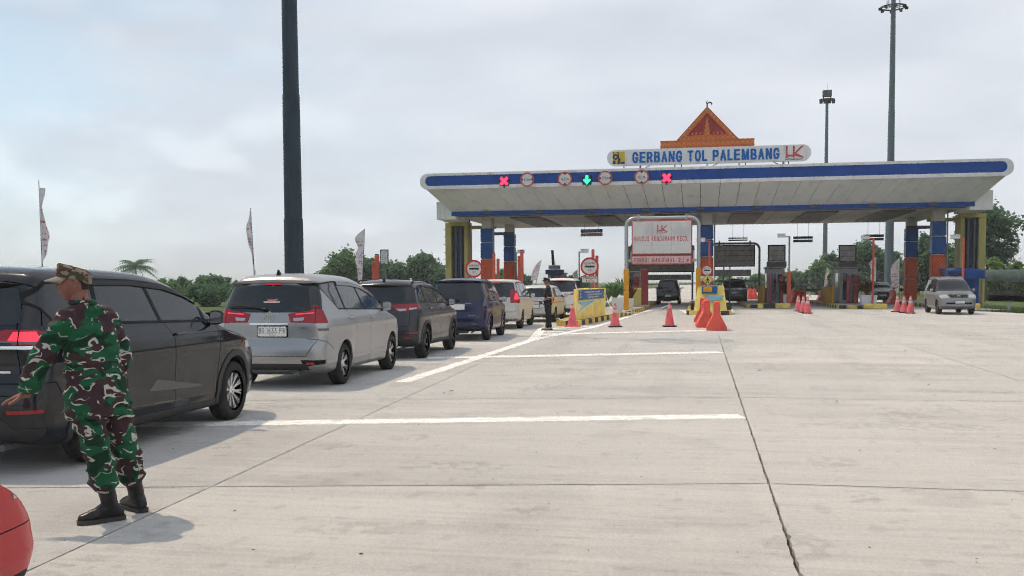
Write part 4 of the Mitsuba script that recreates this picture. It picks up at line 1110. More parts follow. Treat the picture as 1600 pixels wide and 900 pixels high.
def tree(label, u, vtop, Y, wpx, seed, mat=0, n=60, each=90, leaf=.28, loose=.0, trunk=.35, cat_='tree', zg=-.16, low=.25, name='tree', wide=1.0):
    r_ = np.random.default_rng(seed)
    X = at(u, 430, Y)[0]; H_ = at(u, vtop, Y)[2] - zg; W_ = wpx * Y / FOC
    k = thing(name, label, cat_)
    tr = []
    top = np.array([X + r_.normal() * W_ * .05, Y, zg + H_ * .62])
    tr.append(tube([(X, Y, zg), (X + r_.normal() * .1, Y, zg + H_ * .3), top], [.06 * trunk * H_ * .35 + .08, .05 * trunk * H_ * .3 + .06, .05], 8))
    C, S_ = [], []
    while len(C) < n:
        q = r_.normal(size=3); q /= np.linalg.norm(q); q *= r_.uniform(.12, 1.0) ** .5
        z = low + (1 - low) * (q[2] * .5 + .5)
        prof = math.sin(min(1, (z - low) / (1 - low) * 1.25 + .12) * math.pi * .5) * (1 - max(0, (z - .75) / .25) ** 2 * .55)
        P = np.array([X + q[0] * W_ * .5 * prof, Y + q[1] * W_ * .5 * prof * wide, zg + H_ * z * .96])
        if meshkit.noise(P[None] * .45 / max(.6, W_ / 8) + seed, seed)[0] < .30 + loose: continue
        C.append(P); S_.append(W_ * r_.uniform(.07, .15))
    for q in r_.choice(len(C), min(9, len(C)), False):
        a = np.array([X, Y, zg + H_ * r_.uniform(.25, .5)]); tr.append(tube([a, (a + C[q]) / 2 + [0, 0, -.05 * H_], C[q]], [.05 + .02 * trunk * H_ * .4, .05, .02], 6))
    part(k, 'trunk', cat(*tr), BARK)
    part(k, 'crown', leaves(C, S_, each, leaf, r_), LG[mat])
    return k


tree('round mid-green tree behind the broad white flag left of the gate', 540, 390, 130, 66, 1, 1, 80, 110)
tree('low spreading tree at the left foot of the round tree', 512, 420, 128, 46, 2, 1, 40, 90)
tree('dark tree right of the broad white flag', 578, 400, 134, 44, 3, 0, 50, 90)
tree('dark tree behind the white notice sign and green pole', 618, 408, 132, 46, 4, 0, 50, 90)
tree('tall dark ragged tree left of the left end wall', 664, 396, 130, 62, 5, 0, 80, 100, loose=.05)
tree('dark tree touching the left end wall', 690, 420, 128, 40, 6, 0, 45, 90)
for q, (u, v, w, m_) in enumerate(((262, 430, 34, 1), (286, 434, 36, 0), (312, 431, 40, 1), (340, 428, 44, 0), (366, 436, 30, 0), (238, 440, 26, 0), (388, 441, 30, 0), (420, 443, 34, 0), (478, 442, 40, 0))):
    tree(['pale green tree nearest the palm in the far left tree line', 'dark tree second from the palm in the far left tree line', 'mid-green tree in the middle of the far left tree line', 'broad dark tree above the bonnet of the black people carrier', 'small dark tree at the right end of the far left tree line', 'low dark tree just right of the palm', 'low dark bush left of the tall dark mast', 'low dark bush behind the roof of the silver people carrier', 'low dark bush right of the tall dark mast'][q], u, v, 105 + 3 * (q % 3), w, 10 + q, m_, 36, 90, .2, low=.0)
for q, (u, v, w) in enumerate(((215, 441, 60), (268, 443, 64), (325, 440, 66), (378, 444, 50), (430, 446, 56), (490, 446, 60))):
    tree(['low bush line left of the palm, behind the black people carrier', 'low dense bush under the far left tree line, left part', 'low dense bush under the far left tree line, in the middle', 'low dense bush left of the silver people carrier roof', 'low bush behind the foot of the tall dark mast', 'low bush right of the foot of the tall dark mast'][q], u, v, 74, w, 130 + q, q % 2, 46, 100, .14, low=-.1, cat_='bush', name='bush')
for q, (u, v, Y, w, m_, lab) in enumerate(((782, 418, 140, 30, 1, 'green tree between the two left columns'), (820, 424, 150, 26, 0, 'small dark tree right of the rear left column'), (889, 426, 140, 26, 0, 'dark tree right of the booth with the stick'), (912, 432, 140, 26, 0, 'dark tree behind the pole of the round sign and plate'),
                                          (1132, 432, 150, 40, 1, 'tree behind the dark gantry, left part'), (1160, 436, 150, 44, 0, 'low tree behind the dark sports utility car'), (1186, 430, 150, 34, 1, 'tree left of the first right-hand booth'), (1241, 426, 140, 48, 1, 'green tree right of the thin grey camera pole'), (1278, 410, 135, 46, 1, 'tree in front of the farther light mast'),
                                          (1300, 397, 140, 50, 0, 'dark tree left of the display of the second right-hand booth'), (1356, 374, 135, 56, 0, 'large dark tree right of the display of the second right-hand booth'), (1392, 392, 138, 46, 0, 'dark tree behind the tall right mast'), (1446, 364, 120, 56, 0, 'dark tree between the two right columns'),
                                          (1480, 372, 118, 50, 1, 'mid-green tree behind the front right column'), (1425, 410, 125, 40, 0, 'low dark tree left of the rear right column'), (1330, 425, 128, 50, 0, 'low dark tree behind the second right-hand booth'), (1213, 440, 150, 34, 0, 'low tree behind the first right-hand booth'))):
    tree(lab, u, v, Y, w, 40 + q, m_, 60 if v < 400 else 40, 100, .28, low=.08)
tree('tall open-crowned tree rising beyond the right end wall', 1542, 312, 112, 92, 71, 0, 75, 95, .26, loose=.12, trunk=.5, low=.18)
tree('slender part of the tall tree nearest the right end wall', 1516, 345, 114, 46, 72, 0, 45, 90, .26, low=.1)
tree('bright yellow-green shrub tree left above the barrel-roofed shelter', 1553, 401, 100, 30, 73, 2, 40, 90, .2, low=.2)
tree('bright green shrub tree at the right picture edge above the shelter', 1592, 408, 102, 34, 74, 2, 40, 90, .2, low=.2)
tree('dark tree behind the shelter posts', 1575, 425, 108, 80, 75, 0, 50, 90, .25, low=.0)


for q in range(13):
    k = thing('tree', 'tree of the row along the right side of the plaza, outside the picture', 'tree', 'trees along the right side of the plaza')
    r_ = np.random.default_rng(300 + q); X_, Y_ = 46 + q * 1.1 + r_.uniform(-2, 4), 20 + q * 8.5
    C = [(X_ + r_.normal() * 1.6, Y_ + r_.normal() * 2.2, r_.uniform(.5, 13)) for _ in range(60)]
    part(k, 'trunk', tube([(X_, Y_, -.16), (X_, Y_, 7)], [.25, .1], 8), BARK); part(k, 'crown', leaves(C, [1.4] * 60, 60, .45, r_), LG[q % 2])


def palm(label, u, vtop, Y, wpx, seed):
    r_ = np.random.default_rng(seed); X = at(u, 430, Y)[0]; zt = at(u, vtop, Y)[2]; R_p = wpx * Y / FOC * .5
    k = thing('palm_tree', label, 'palm'); C = np.array([X, Y, zt - R_p * .55])
    part(k, 'trunk', tube([(X + .5, Y, -.16), (X + .2, Y, C[2] * .5), C], [.22, .17, .13], 8), BARK)
    for q in range(26):
        a = 2 * math.pi * q / 26 + r_.uniform(-.2, .2); el = r_.uniform(.15, 1.35); v, f = [], []
        pts = [C + R_p * np.array([math.cos(a) * t * math.cos(el * (1 - .5 * t)), math.sin(a) * t * math.cos(el * (1 - .5 * t)), t * math.sin(el) - .75 * t * t * (.7 + .3 * math.cos(el))]) for t in np.linspace(0, 1.1, 12)]
        s = np.array([-math.sin(a), math.cos(a), 0])
        for i in range(1, 12):
            for sd in (1, -1):
                L_ = R_p * .30 * math.sin(math.pi * min(1, i / 12 + .12)); b = pts[i]; d = pts[i] - pts[i - 1]; j = len(v)
                v += [b, b - d * .75, b + s * sd * L_ + d * 1.0 - [0, 0, L_ * .5]]; f.append((j, j + 1, j + 2))
        part(k, 'frond', cat(trimesh.Trimesh(v, f, process=False), tube(pts, np.linspace(.05, .015, 12), 5)), LG[0])


palm('palm crown showing above the roof of the black people carrier', 212, 400, 180, 74, 5)


def plant(label, u, v0, v1, Y, wpx, mat, seed, pot=None, n=70, name='potted_plant'):
    r_ = np.random.default_rng(seed); P = at(u, v1, Y); zt = at(u, v0, Y)[2]; k = thing(name, label, 'plant')
    z0 = P[2]; W_ = wpx * Y / FOC; v, f = [], []
    for q in range(n):
        a = r_.uniform(0, 6.28); h = (zt - z0) * r_.uniform(.45, 1.0); R_ = W_ * .5 * r_.uniform(.3, 1.0); w = r_.uniform(.03, .07)
        d = np.array([math.cos(a), math.sin(a), 0]); s = np.array([-d[1], d[0], 0]); base = np.array([P[0], Y, z0]) + d * .08; j = len(v)
        pp = [base + d * R_ * t ** 1.6 + np.array([0, 0, h * (1.25 * t - .35 * t ** 3)]) for t in (0, .35, .7, 1.0)]
        for t, b in zip((.4, 1.0, .9, .05), pp): v += [b - s * w * t, b + s * w * t]
        for i in range(3): b = j + 2 * i; f += [(b, b + 1, b + 3), (b, b + 3, b + 2)]
    part(k, 'foliage', trimesh.Trimesh(v, f, process=False), LG[mat])
    if pot:
        a, b = at(pot[0], pot[2], Y), at(pot[1], pot[3], Y)
        w = (b[0] - a[0]) / 2; xm_ = (a[0] + b[0]) / 2
        part(k, 'planter', hull([(xm_ + sx * w * e, Y + sy * w * e, z) for z, e in ((.19, .84), (a[2], 1)) for sx in (-1, 1) for sy in (-1, 1)]), WHITE)
    return k


plant('bushy green plant with arching leaves in a pale planter left of the yellow gantry post', 961, 436, 466, 48, 50, 1, 81, (956, 974, 465, 481), 150)
plant('loose green plant behind the first, reaching up beside the white plate sign', 948, 440, 470, 52, 44, 1, 82, None, 90, 'shrub')
plant('tall thin-leaved plant left of the gantry post', 972, 428, 462, 55, 34, 0, 83, None, 60, 'shrub')
plant('reddish withered plant in front of the yellow guard block', 985, 441, 470, 52.5, 30, 3, 84, (978, 990, 466, 478), 80)
plant('reddish plant in a white planter at the first right-hand booth', 1229, 432, 461, 63.5, 34, 3, 85, (1224, 1236, 460, 475), 110)
plant('brownish olive plant in a grey-white planter at the second right-hand booth', 1355, 434, 461, 62, 44, 3, 86, (1344, 1369, 461, 476), 130)

# ------------------------------------------------------------------ people
SKIN = M('skin', mikit.proc(lambda p, n, uv: mi.Color3f(0.235, 0.105, 0.078) * (0.85 + 0.3 * FB(p.x * 30, p.y * 30, p.z * 30, 2))), .5)
HAIR = M('hair', (.012, .011, .010), .6)
BOOT = M('boot_leather', grime((.016, .016, .017), -.5, 20), .35)


def camo_fn(p, n, uv):
    s = 9.0
    wx, wy = FB(p.x * 4 + 9, p.y * 4, p.z * 4, 2) - .5, FB(p.x * 4, p.y * 4 + 31, p.z * 4, 2) - .5
    x, y, z = p.x * s + wx * 2.2, p.y * s + wy * 2.2, p.z * s * 1.15 + wx * 1.8
    a, b = FB(x, y, z, 2), FB(x * 1.15 + 40, y * 1.15, z * 1.3 + 13, 2)
    c = MX((.013, .085, .040), (.007, .034, .020), SS(.565, .585, b))
    c = MX(c, (.048, .027, .031), SS(.50, .512, a))
    st = N(x * 1.6 + 7, y * 1.6, z * 3.2)
    edge = SS(.040, .028, dr.abs(a - .522)) * SS(.52, .56, st)
    edge2 = SS(.022, .015, dr.abs(b - .46)) * SS(.58, .63, N(x * 1.6 + 3, y * 1.6, z * 2.6 + 9))
    return MX(c, (.44, .42, .38), dr.maximum(edge, edge2))


CAMO = M('camouflage', mikit.proc(camo_fn), .85, .2, sheen=.3)


def cap_fn(p, n, uv):
    a, b = FB(p.x * 26, p.y * 26, p.z * 40, 2), FB(p.x * 24 + 40, p.y * 24, p.z * 36 + 13, 2)
    c = MX((.23, .195, .145), (.055, .055, .035), SS(.5, .53, a))
    return MX(c, (.075, .04, .03), SS(.54, .57, b))


CAPM = M('cap_camouflage', mikit.proc(cap_fn), .85)
CAPB = M('cap_brim', grime((.22, .19, .15), .2, 10), .85)


def V3(*a): return np.array(a, float)


def soft(man, edge, it=8, wr=0.0, sc=9.0, seed=0):
    m = tm(man.refine_to_length(edge)); m.merge_vertices()
    relax(m, it)
    if wr:
        n = meshkit.fbm(np.asarray(m.vertices) * [sc, sc, sc * 1.6], 3, seed) - .5
        r_ = 1 - np.abs(meshkit.noise(np.asarray(m.vertices) * [sc * .8, sc * .8, sc * 1.5] + 5, seed + 3) * 2 - 1)
        m.vertices = m.vertices + m.vertex_normals * (wr * (n * 1.4 + (r_ ** 3) * .6))[:, None]
    return m


def head_mesh():
    """A head about its middle, the face to +y: skull, jaw, brow, nose, lips, chin, eye hollows."""
    m = trimesh.creation.icosphere(subdivisions=5); v = m.vertices.copy()
    x, y, z = v.T
    P = np.stack([x * .075, y * .096, z * .118], 1)
    low = np.clip(-z, 0, 1)
    P[:, 0] *= 1 - .34 * low ** 1.3; P[:, 1] *= 1 - .10 * low
    P[:, 1] += np.where(y > 0, .006 * low, -.016 * low * (y < 0))
    P[:, 1] += .012 * np.clip(-y, 0, 1) * np.clip(z + .3, 0, 1)
    X, Z = P[:, 0].copy(), P[:, 2].copy(); f = np.clip(y * 2.2, 0, 1)
    g = lambda x0, z0, sx, sz: np.exp(-((np.abs(X) - x0) / sx) ** 2 - ((Z - z0) / sz) ** 2) * f
    P[:, 1] += .010 * g(0, .026, .05, .012) - .014 * g(.031, .008, .017, .012) + .008 * g(.04, -.02, .02, .018)
    ridge = np.clip((.016 - Z) / .05, 0, 1) * (Z > -.036) * np.exp(-(X / (.008 + .10 * np.clip(.016 - Z, 0, 1))) ** 2) * f
    P[:, 1] += .027 * ridge - .004 * g(0, -.042, .02, .005) + .010 * g(0, -.056, .021, .006) - .006 * g(0, -.064, .02, .003) + .009 * g(0, -.071, .018, .006) - .005 * g(0, -.082, .02, .005) + .012 * g(0, -.100, .020, .014)
    m.vertices = P
    return m


def frame3(f, up=(0, 0, 1)):
    f = np.asarray(f, float); f /= np.linalg.norm(f); r = np.cross(f, up); r /= np.linalg.norm(r)
    return np.stack([r, f, np.cross(r, f)], 1)             # columns: right, forward, up


def as_man(m):
    m = trimesh.Trimesh(m.vertices, m.faces); m.merge_vertices()
    return m3.Manifold(m3.Mesh(np.asarray(m.vertices, np.float32), np.asarray(m.faces, np.uint32)))


def hand_man(w, f, n, thumb, curl=.25, s=1.0):
    """A hand from the wrist along f, the palm facing n, the thumb on the side 'thumb' (a sign)."""
    f = f / np.linalg.norm(f); n = n - f * (n @ f); n /= np.linalg.norm(n); t = np.cross(f, n) * thumb
    out = [shull((w, .024 * s), (w + f * .03 * s + t * .012 * s, .019 * s), (w + f * .03 * s - t * .012 * s, .019 * s), (w + (f * .085 + t * .030) * s, .0115 * s), (w + (f * .088 + t * .010) * s, .012 * s), (w + (f * .084 - t * .012) * s, .0115 * s), (w + (f * .076 - t * .030) * s, .011 * s))]
    for k, (o, L_, sp) in enumerate(((.030, .072, .16), (.010, .081, .05), (-.011, .075, -.06), (-.030, .060, -.20))):
        P = w + (f * (.085 - .004 * abs(k - 1)) + t * o) * s; d = f + t * sp; d /= np.linalg.norm(d); r = .0088 * s
        for j, q in enumerate((.45, .31, .24)):
            a = curl * (.5 + .5 * j) * (1 + .12 * k); dd = d * math.cos(a) + n * math.sin(a); Q = P + dd * L_ * q * s
            out.append(shull((P, r), (Q, r * .9))); P, d, r = Q, dd, r * .9
    P = w + (f * .028 + t * .026) * s; d = f * .72 + t * .62 + n * .30
    for L_, r, b in ((.040, .0125, 0), (.033, .0105, .25), (.026, .0092, .3)):
        d = d / np.linalg.norm(d); d = d + f * b; d /= np.linalg.norm(d); Q = P + d * L_ * s; out.append(shull((P, r * s), (Q, r * .9 * s))); P = Q
    return out


def add_person(label, O, er, ed, J, look, style, s=1.0):
    """A figure from joints given as (right in the picture, away, up) from the ground point O."""
    Wp = lambda p: O + er * p[0] * s + ed * p[1] * s + V3(0, 0, p[2] * s)
    Wd = lambda d: er * d[0] + ed * d[1] + V3(0, 0, d[2])
    j = {k: Wp(v) for k, v in J.items()}
    k = thing('person', label, 'person')
    R = frame3(Wd(look)); hc = j['head']
    hm = head_mesh(); hm.vertices = hm.vertices * s @ R.T + hc
    Hd = lambda x, y, z: hc + R @ (V3(x, y, z) * s)
    bones = [as_man(hm)]
    for sg in (1, -1): bones.append(shull((Hd(sg * .076, -.012, .010), .010), (Hd(sg * .081, -.028, .022), .013), (Hd(sg * .078, -.018, -.022), .009)))
    e = 0
    nk = j['neck']
    bones.append(shull((nk, .062), (Hd(0, -.025, -.06), .056)))
    bones.append(shull((j['shL'] - V3(0, 0, .02), .045), (j['shR'] - V3(0, 0, .02), .045), (nk - V3(0, 0, .03), .05))); cm_, hp = (j['shL'] + j['shR']) / 2, (j['hipL'] + j['hipR']) / 2; bones.append(shull((cm_ + (j['shL'] - cm_) * .4, .06), (cm_ + (j['shR'] - cm_) * .4, .06), (hp, .085))); bones.append(shull((j['hipL'], .07), (j['hipR'], .07)))
    for q in 'LR':
        for a, b, r0, r1 in (('sh', 'el', .05, .04), ('el', 'wr', .042, .028), ('hip', 'knee', .075, .052), ('knee', 'ank', .052, .038)): bones.append(shull((j[a + q], r0), (j[b + q], r1)))
        bones.append(shull((j['ank' + q], .034), (j['ank' + q] * .45 + j['toe' + q] * .55 - V3(0, 0, .012), .020)))
        bones += hand_man(j['wr' + q], Wd(J['hf' + q]) if False else Wd(style['hand' + q][0]), Wd(style['hand' + q][1]), style['hand' + q][2], style['hand' + q][3], s)
    body = m3.Manifold.batch_boolean(bones, m3.OpType.Add)
    bm = tm(body.refine_to_length(.006 if style.get('fine') else .02)); bm.merge_vertices(); relax(bm, 5)
    part(k, 'body', bm, SKIN, smooth=True)
    for sg in (1, -1):
        eye = part(k, 'eye', trimesh.creation.icosphere(subdivisions=2, radius=.0105 * s).apply_translation(Hd(sg * .031, .074, .008)), SIGNW)
        part(eye, 'iris', trimesh.creation.icosphere(subdivisions=2, radius=.0062 * s).apply_translation(Hd(sg * .031, .0795, .008)), HAIR)
        part(k, 'eyebrow', shull((Hd(sg * .016, .094, .030), .0045 * s), (Hd(sg * .042, .083, .033), .004 * s)), HAIR)
    hair = [Hd(math.cos(a) * .076, math.sin(a) * .095 - .006, .03) for a in np.linspace(math.pi * 1.17, math.pi * 1.83, 9)] + [Hd(math.cos(a) * .070, math.sin(a) * .088 - .012, -.035) for a in np.linspace(math.pi * 1.2, math.pi * 1.8, 7)] + [Hd(math.cos(a) * .055, math.sin(a) * .06 - .005, .085) for a in np.linspace(0, 6.2, 8)]
    part(k, 'hair', soft(m3.Manifold.hull_points(np.array(hair)), .012, 4), HAIR, smooth=True)
    # cap: crown, band, brim
    cr = [Hd(math.cos(a) * .087, math.sin(a) * .108 - .004, .040 - .042 * max(0, -math.sin(a))) for a in np.linspace(0, 6.28, 28)] + [Hd(math.cos(a) * .090, math.sin(a) * .112 - .004, .085 - .022 * max(0, -math.sin(a))) for a in np.linspace(0, 6.28, 28)] + [Hd(math.cos(a) * .074, math.sin(a) * .088 + .008, .118 + .022 * math.sin(a)) for a in np.linspace(0, 6.28, 20)]
    cm = soft(m3.Manifold.hull_points(np.array(cr)), .014, 6, .006, 26, 4)
    c = part(k, 'cap', cm, style['cap'], smooth=True)
    bp = []
    for a in np.linspace(.35, math.pi - .35, 13):
        for r0, dz in ((0.0, .046), (.075 * math.sin(a) ** .8, .018)):
            for th in (.004, -.004): bp.append((Hd(math.cos(a) * (.086 + r0 * .1), math.sin(a) * .106 + r0, dz + th - .012 * (1 - math.sin(a)))))
    part(c, 'brim', hull(bp), style['brim'], smooth=40)
    # clothes
    sl = style['sleeve']; ax = (j['shR'] - j['shL']); ax /= np.linalg.norm(ax); mid = (j['shL'] + j['shR']) / 2; hm_ = (j['hipL'] + j['hipR']) / 2
    hem = hm_ * 1.0; hem[2] = O[2] + style['hem'] * s
    fb = Wd(look); fb[2] = 0
    lay = lambda c_, w, r: [(c_ + ax * w, r), (c_ - ax * w, r)]
    T = [shull(*lay(mid + V3(0, 0, -.005), .155 * s, .066 * s), (nk + V3(0, 0, -.012), .062 * s)), shull(*lay(mid + V3(0, 0, -.01), .15 * s, .070 * s), *lay(mid + (hm_ - mid) * .25, .085 * s, .118 * s)),
         shull(*lay(mid + (hm_ - mid) * .22, .088 * s, .118 * s), *lay(mid + (hm_ - mid) * .65, .070 * s, .112 * s)), shull(*lay(mid + (hm_ - mid) * .6, .072 * s, .113 * s), *lay(hm_ + V3(0, 0, .02), .080 * s, .125 * s)), shull(*lay(hm_ + V3(0, 0, .03), .080 * s, .125 * s), *lay(hem, .086 * s, .142 * s))]
    for q in 'LR':
        w_ = j['wr' + q]; e_ = j['el' + q]; end = e_ + (w_ - e_) * sl
        T += [shull((j['sh' + q], .078 * s), (e_, .066 * s)), shull((e_, .066 * s), (end, (.060 if sl > .5 else .064) * s))]
    tor = m3.Manifold.batch_boolean(T, m3.OpType.Add)
    tor = tor - m3.Manifold.cube((2, 2, 1), True).translate(tuple(hem - V3(0, 0, .5)))
    for q in 'LR':                                            # open cuffs
        w_ = j['wr' + q]; e_ = j['el' + q]; d = (w_ - e_) / np.linalg.norm(w_ - e_); end = e_ + (w_ - e_) * sl
        blk_ = m3.Manifold.cube((.3, .3, .12), True).translate((0, 0, .06)); Rm = np.eye(4)[:3]; Rm[:, :3] = frame3(np.cross(d, V3(.3, .8, .2)), d); Rm[:, 2] = d; Rm[:, 0] = np.cross(Rm[:, 1], d); Rm[:, 3] = end
        tor = tor - blk_.transform(Rm)
    part(k, 'shirt', soft(tor, .014, 7, style['wr'], 9, 2), style['shirt'], smooth=True)
    if style.get('collar'):
        ring_ = [nk + .074 * s * (ax * math.cos(a) + np.cross(ax, V3(0, 0, 1)) * math.sin(a)) + V3(0, 0, .028) for a in np.linspace(0, 2 * math.pi, 17)]
        part(k, 'collar', tube(ring_, .017 * s, 8, False), style['collar'], smooth=True)
    Lg = []
    for q in 'LR':
        h_, kn, an = j['hip' + q], j['knee' + q], j['ank' + q]; bl = kn + (an - kn) * style['cuff']
        Lg += [shull((h_ + V3(0, 0, .02), .108 * s), (h_ + (kn - h_) * .35, .106 * s)), shull((h_ + (kn - h_) * .3, .104 * s), (kn, .080 * s)), shull((kn, .080 * s), (kn + (bl - kn) * .6, (.084 if style['cuff'] < .7 else .068) * s)), shull((kn + (bl - kn) * .55, (.085 if style['cuff'] < .7 else .068) * s), (bl, (.086 if style['cuff'] < .7 else .070) * s))]
    Lg.append(shull((j['hipL'], .12 * s), (j['hipR'], .12 * s)))
    part(k, 'trousers', soft(m3.Manifold.batch_boolean(Lg, m3.OpType.Add), .016, 7, style['wr'] * 1.25, 8, 6), style['trousers'], smooth=True)
    for q in 'LR':
        an, to, kn = j['ank' + q], j['toe' + q], j['knee' + q]; d = to - an; d[2] = 0; d /= np.linalg.norm(d); g0 = O[2]
        at0 = lambda f_, z: np.array([an[0] + d[0] * f_ * s, an[1] + d[1] * f_ * s, g0 + z * s])
        side_ = np.cross(d, V3(0, 0, 1))
        B = [shull((at0(.0, .10), .052 * s), (an + (kn - an) * style['boot'], .056 * s)), shull((at0(-.045, .055), .042 * s), (at0(0, .10), .050 * s), (at0(.06, .075), .045 * s)), shull((at0(.05, .07), .045 * s), (at0(.13, .046), .040 * s), (at0(.185, .040), .030 * s)), shull((at0(-.05, .045), .038 * s), (at0(.13, .042), .038 * s))]
        bt = m3.Manifold.batch_boolean(B, m3.OpType.Add) - m3.Manifold.cube((2, 2, 1), True).translate((an[0], an[1], g0 - .5 + .022 * s))
        b = part(k, 'boot', soft(bt, .012, 5, .004, 22, 3), style['boots'], smooth=True)
        out = [(at0(f_, 0) + side_ * w * sg)[:2] for f_, w in ((-.092, .02), (-.075, .038), (0, .040), (.07, .044), (.14, .046), (.19, .036), (.215, .014)) for sg in (1, -1)]
        so = Polygon(out).convex_hull.buffer(.004); part(b, 'sole', slab(so, g0 + .001, g0 + .030 * s), style['soles'])
    return k, j, Hd


c0 = G(160, 814); O = V3(c0[0], c0[1], .002)
vd = V3(c0[0], c0[1], 0); vd /= np.linalg.norm(vd); er_, ed_ = V3(vd[1], -vd[0], 0), vd
SJ = dict(hipL=(-.085, -.06, .90), hipR=(.065, .07, .91), kneeL=(-.02, -.11, .485), kneeR=(.16, .10, .49), ankL=(.055, -.02, .10), ankR=(.235, .22, .10), toeL=(-.15, -.07, .05), toeR=(.15, .38, .05),
          neck=(-.085, .02, 1.475), head=(-.135, .035, 1.625), shL=(-.185, -.10, 1.375), shR=(.065, .12, 1.385), elL=(-.345, -.08, 1.13), wrL=(-.435, -.05, .905), elR=(.155, .16, 1.11), wrR=(.10, .36, .95))
SOL = dict(handL=((-.93, .12, -.30), (-.25, .05, -.95), 1, .16), handR=((-.8, .5, -.2), (-.3, .2, -.9), -1, .5), cap=CAPM, brim=CAPB, shirt=CAMO, trousers=CAMO, sleeve=.93, hem=.735, wr=.029, cuff=.50, boot=.48, boots=BOOT, soles=BLACKP, collar=CAMO, fine=True)
sold, sj, sHd = add_person('person in camouflage uniform, cap and black boots, back turned, one arm held out', O, er_, ed_, SJ, (-.985, .12, .02), SOL)

c1 = G(856.5, 516); O1 = V3(c1[0], c1[1], .002); vd = V3(c1[0], c1[1], 0); vd /= np.linalg.norm(vd); er1, ed1 = V3(vd[1], -vd[0], 0), vd
NAVYC = M('uniform_navy', (.014, .015, .028), .8)
BLKC = M('trouser_black', (.012, .012, .014), .8)
TRIM = M('uniform_yellow', (.55, .36, .04), .7)
AJ = dict(hipL=(-.02, -.09, .92), hipR=(.0, .09, .92), kneeL=(-.0, -.10, .50), kneeR=(.03, .10, .50), ankL=(-.02, -.09, .10), ankR=(.06, .10, .10), toeL=(-.2, -.10, .05), toeR=(-.12, .09, .05),
          neck=(-.0, .0, 1.50), head=(-.045, .0, 1.655), shL=(.0, -.16, 1.41), shR=(.02, .17, 1.41), elL=(.05, -.22, 1.13), wrL=(-.15, -.14, 1.0), elR=(.05, .23, 1.13), wrR=(-.17, .10, 1.0))
ATT = dict(handL=((-.85, .45, -.2), (-.3, .5, -.7), 1, .7), handR=((-.85, -.4, -.2), (-.3, -.5, -.7), -1, .7), cap=NAVYC, brim=NAVYC, shirt=NAVYC, trousers=BLKC, sleeve=.08, hem=.86, wr=.012, cuff=.93, boot=.15, boots=M('shoe_tan', (.40, .34, .24), .6), soles=BLACKP, collar=TRIM)
att, aj, aHd = add_person('person in navy shirt with yellow trim standing at the toll island head', O1, er1, ed1, AJ, (-1, .05, -.03), ATT, 1.0)
W1 = lambda p: O1 + er1 * p[0] + ed1 * p[1] + V3(0, 0, p[2])
for a in ((.052, -.225, 1.115), (.052, .235, 1.115)):
    part(att, 'cuff', lathe([(.058, -.018), (.069, -.018), (.069, .018), (.058, .018)], 14).apply_translation(W1(a)), TRIM)
part(att, 'stripe', tube([W1((.09, -.155, 1.40)), W1((.13, -.12, 1.25)), W1((.14, -.11, 1.08)), W1((.13, -.12, .92))], .014, 6), TRIM)
kb = thing('money_pouch', 'pale striped pouch held at the waist of the attendant in navy', 'bag')
part(kb, 'pouch', hull([W1((x, y, z)) for x in (-.30, -.19) for y in (-.11, .09) for z in (.88, 1.02)] + [W1((-.18, 0, 1.05))]), NAVYC)
part(kb, 'strap', tube([W1((-.20, -.13, 1.0)), W1((.0, -.19, 1.06)), W1((.16, -.05, 1.08))], .016, 6), SIGNW)
part(kb, 'flap', hull([W1((x, y, z)) for x in (-.315, -.18) for y in (-.12, .10) for z in (.99, 1.035)]), SIGNW)

# ------------------------------------------------------------------ motor cars
GLASS = M('car_glass', (0.010, 0.013, 0.016), 0.03, 0.65)
GLASSL = M('car_glass_pale', (0.035, 0.042, 0.046), 0.04, 0.75)
RUBBER = M('black_trim', (0.008, 0.008, 0.009), 0.5, 0.15)
CLAD = M('cladding', (0.035, 0.036, 0.038), 0.55)
TYRE = M('tyre', grime((0.028, 0.027, 0.026), -0.6, 9), 0.85, 0.2)
ALLOY = M('alloy', (0.62, 0.62, 0.63), 0.28, metal=0.85)
ALLOYD = M('alloy_dark', (0.06, 0.06, 0.065), 0.35, metal=0.6)
LAMPR = M('tail_lamp', (0.30, 0.006, 0.016), 0.08, coat=1.0)
LAMPB = M('brake_lit', (0.9, 0.03, 0.05), 0.12, coat=1.0)
LAMPW = M('lamp_clear', (0.40, 0.40, 0.41), 0.10, metal=0.5, coat=1.0)
LAMPD = M('lamp_dark', (0.12, 0.12, 0.13), 0.06, metal=0.4, coat=1.0)
PLATEW = M('plate_white', (0.72, 0.72, 0.70), 0.4)
GOLD = M('sticker_gold', (0.30, 0.19, 0.04), 0.5)


def car_paint(name, c, metal=0.0, rough=0.3, dirt=0.12):
    def fn(p, n, uv):
        dust = SS(0.35, 0.8, FB(p.x * 2.5, p.y * 2.5, p.z * 3, 3)) * SS(0.80, 0.15, p.z) * dirt
        return MX(c, (0.28, 0.26, 0.23), dust)
    return M(name, mikit.proc(fn), rough, 0.3, metal=metal, coat=1.0)


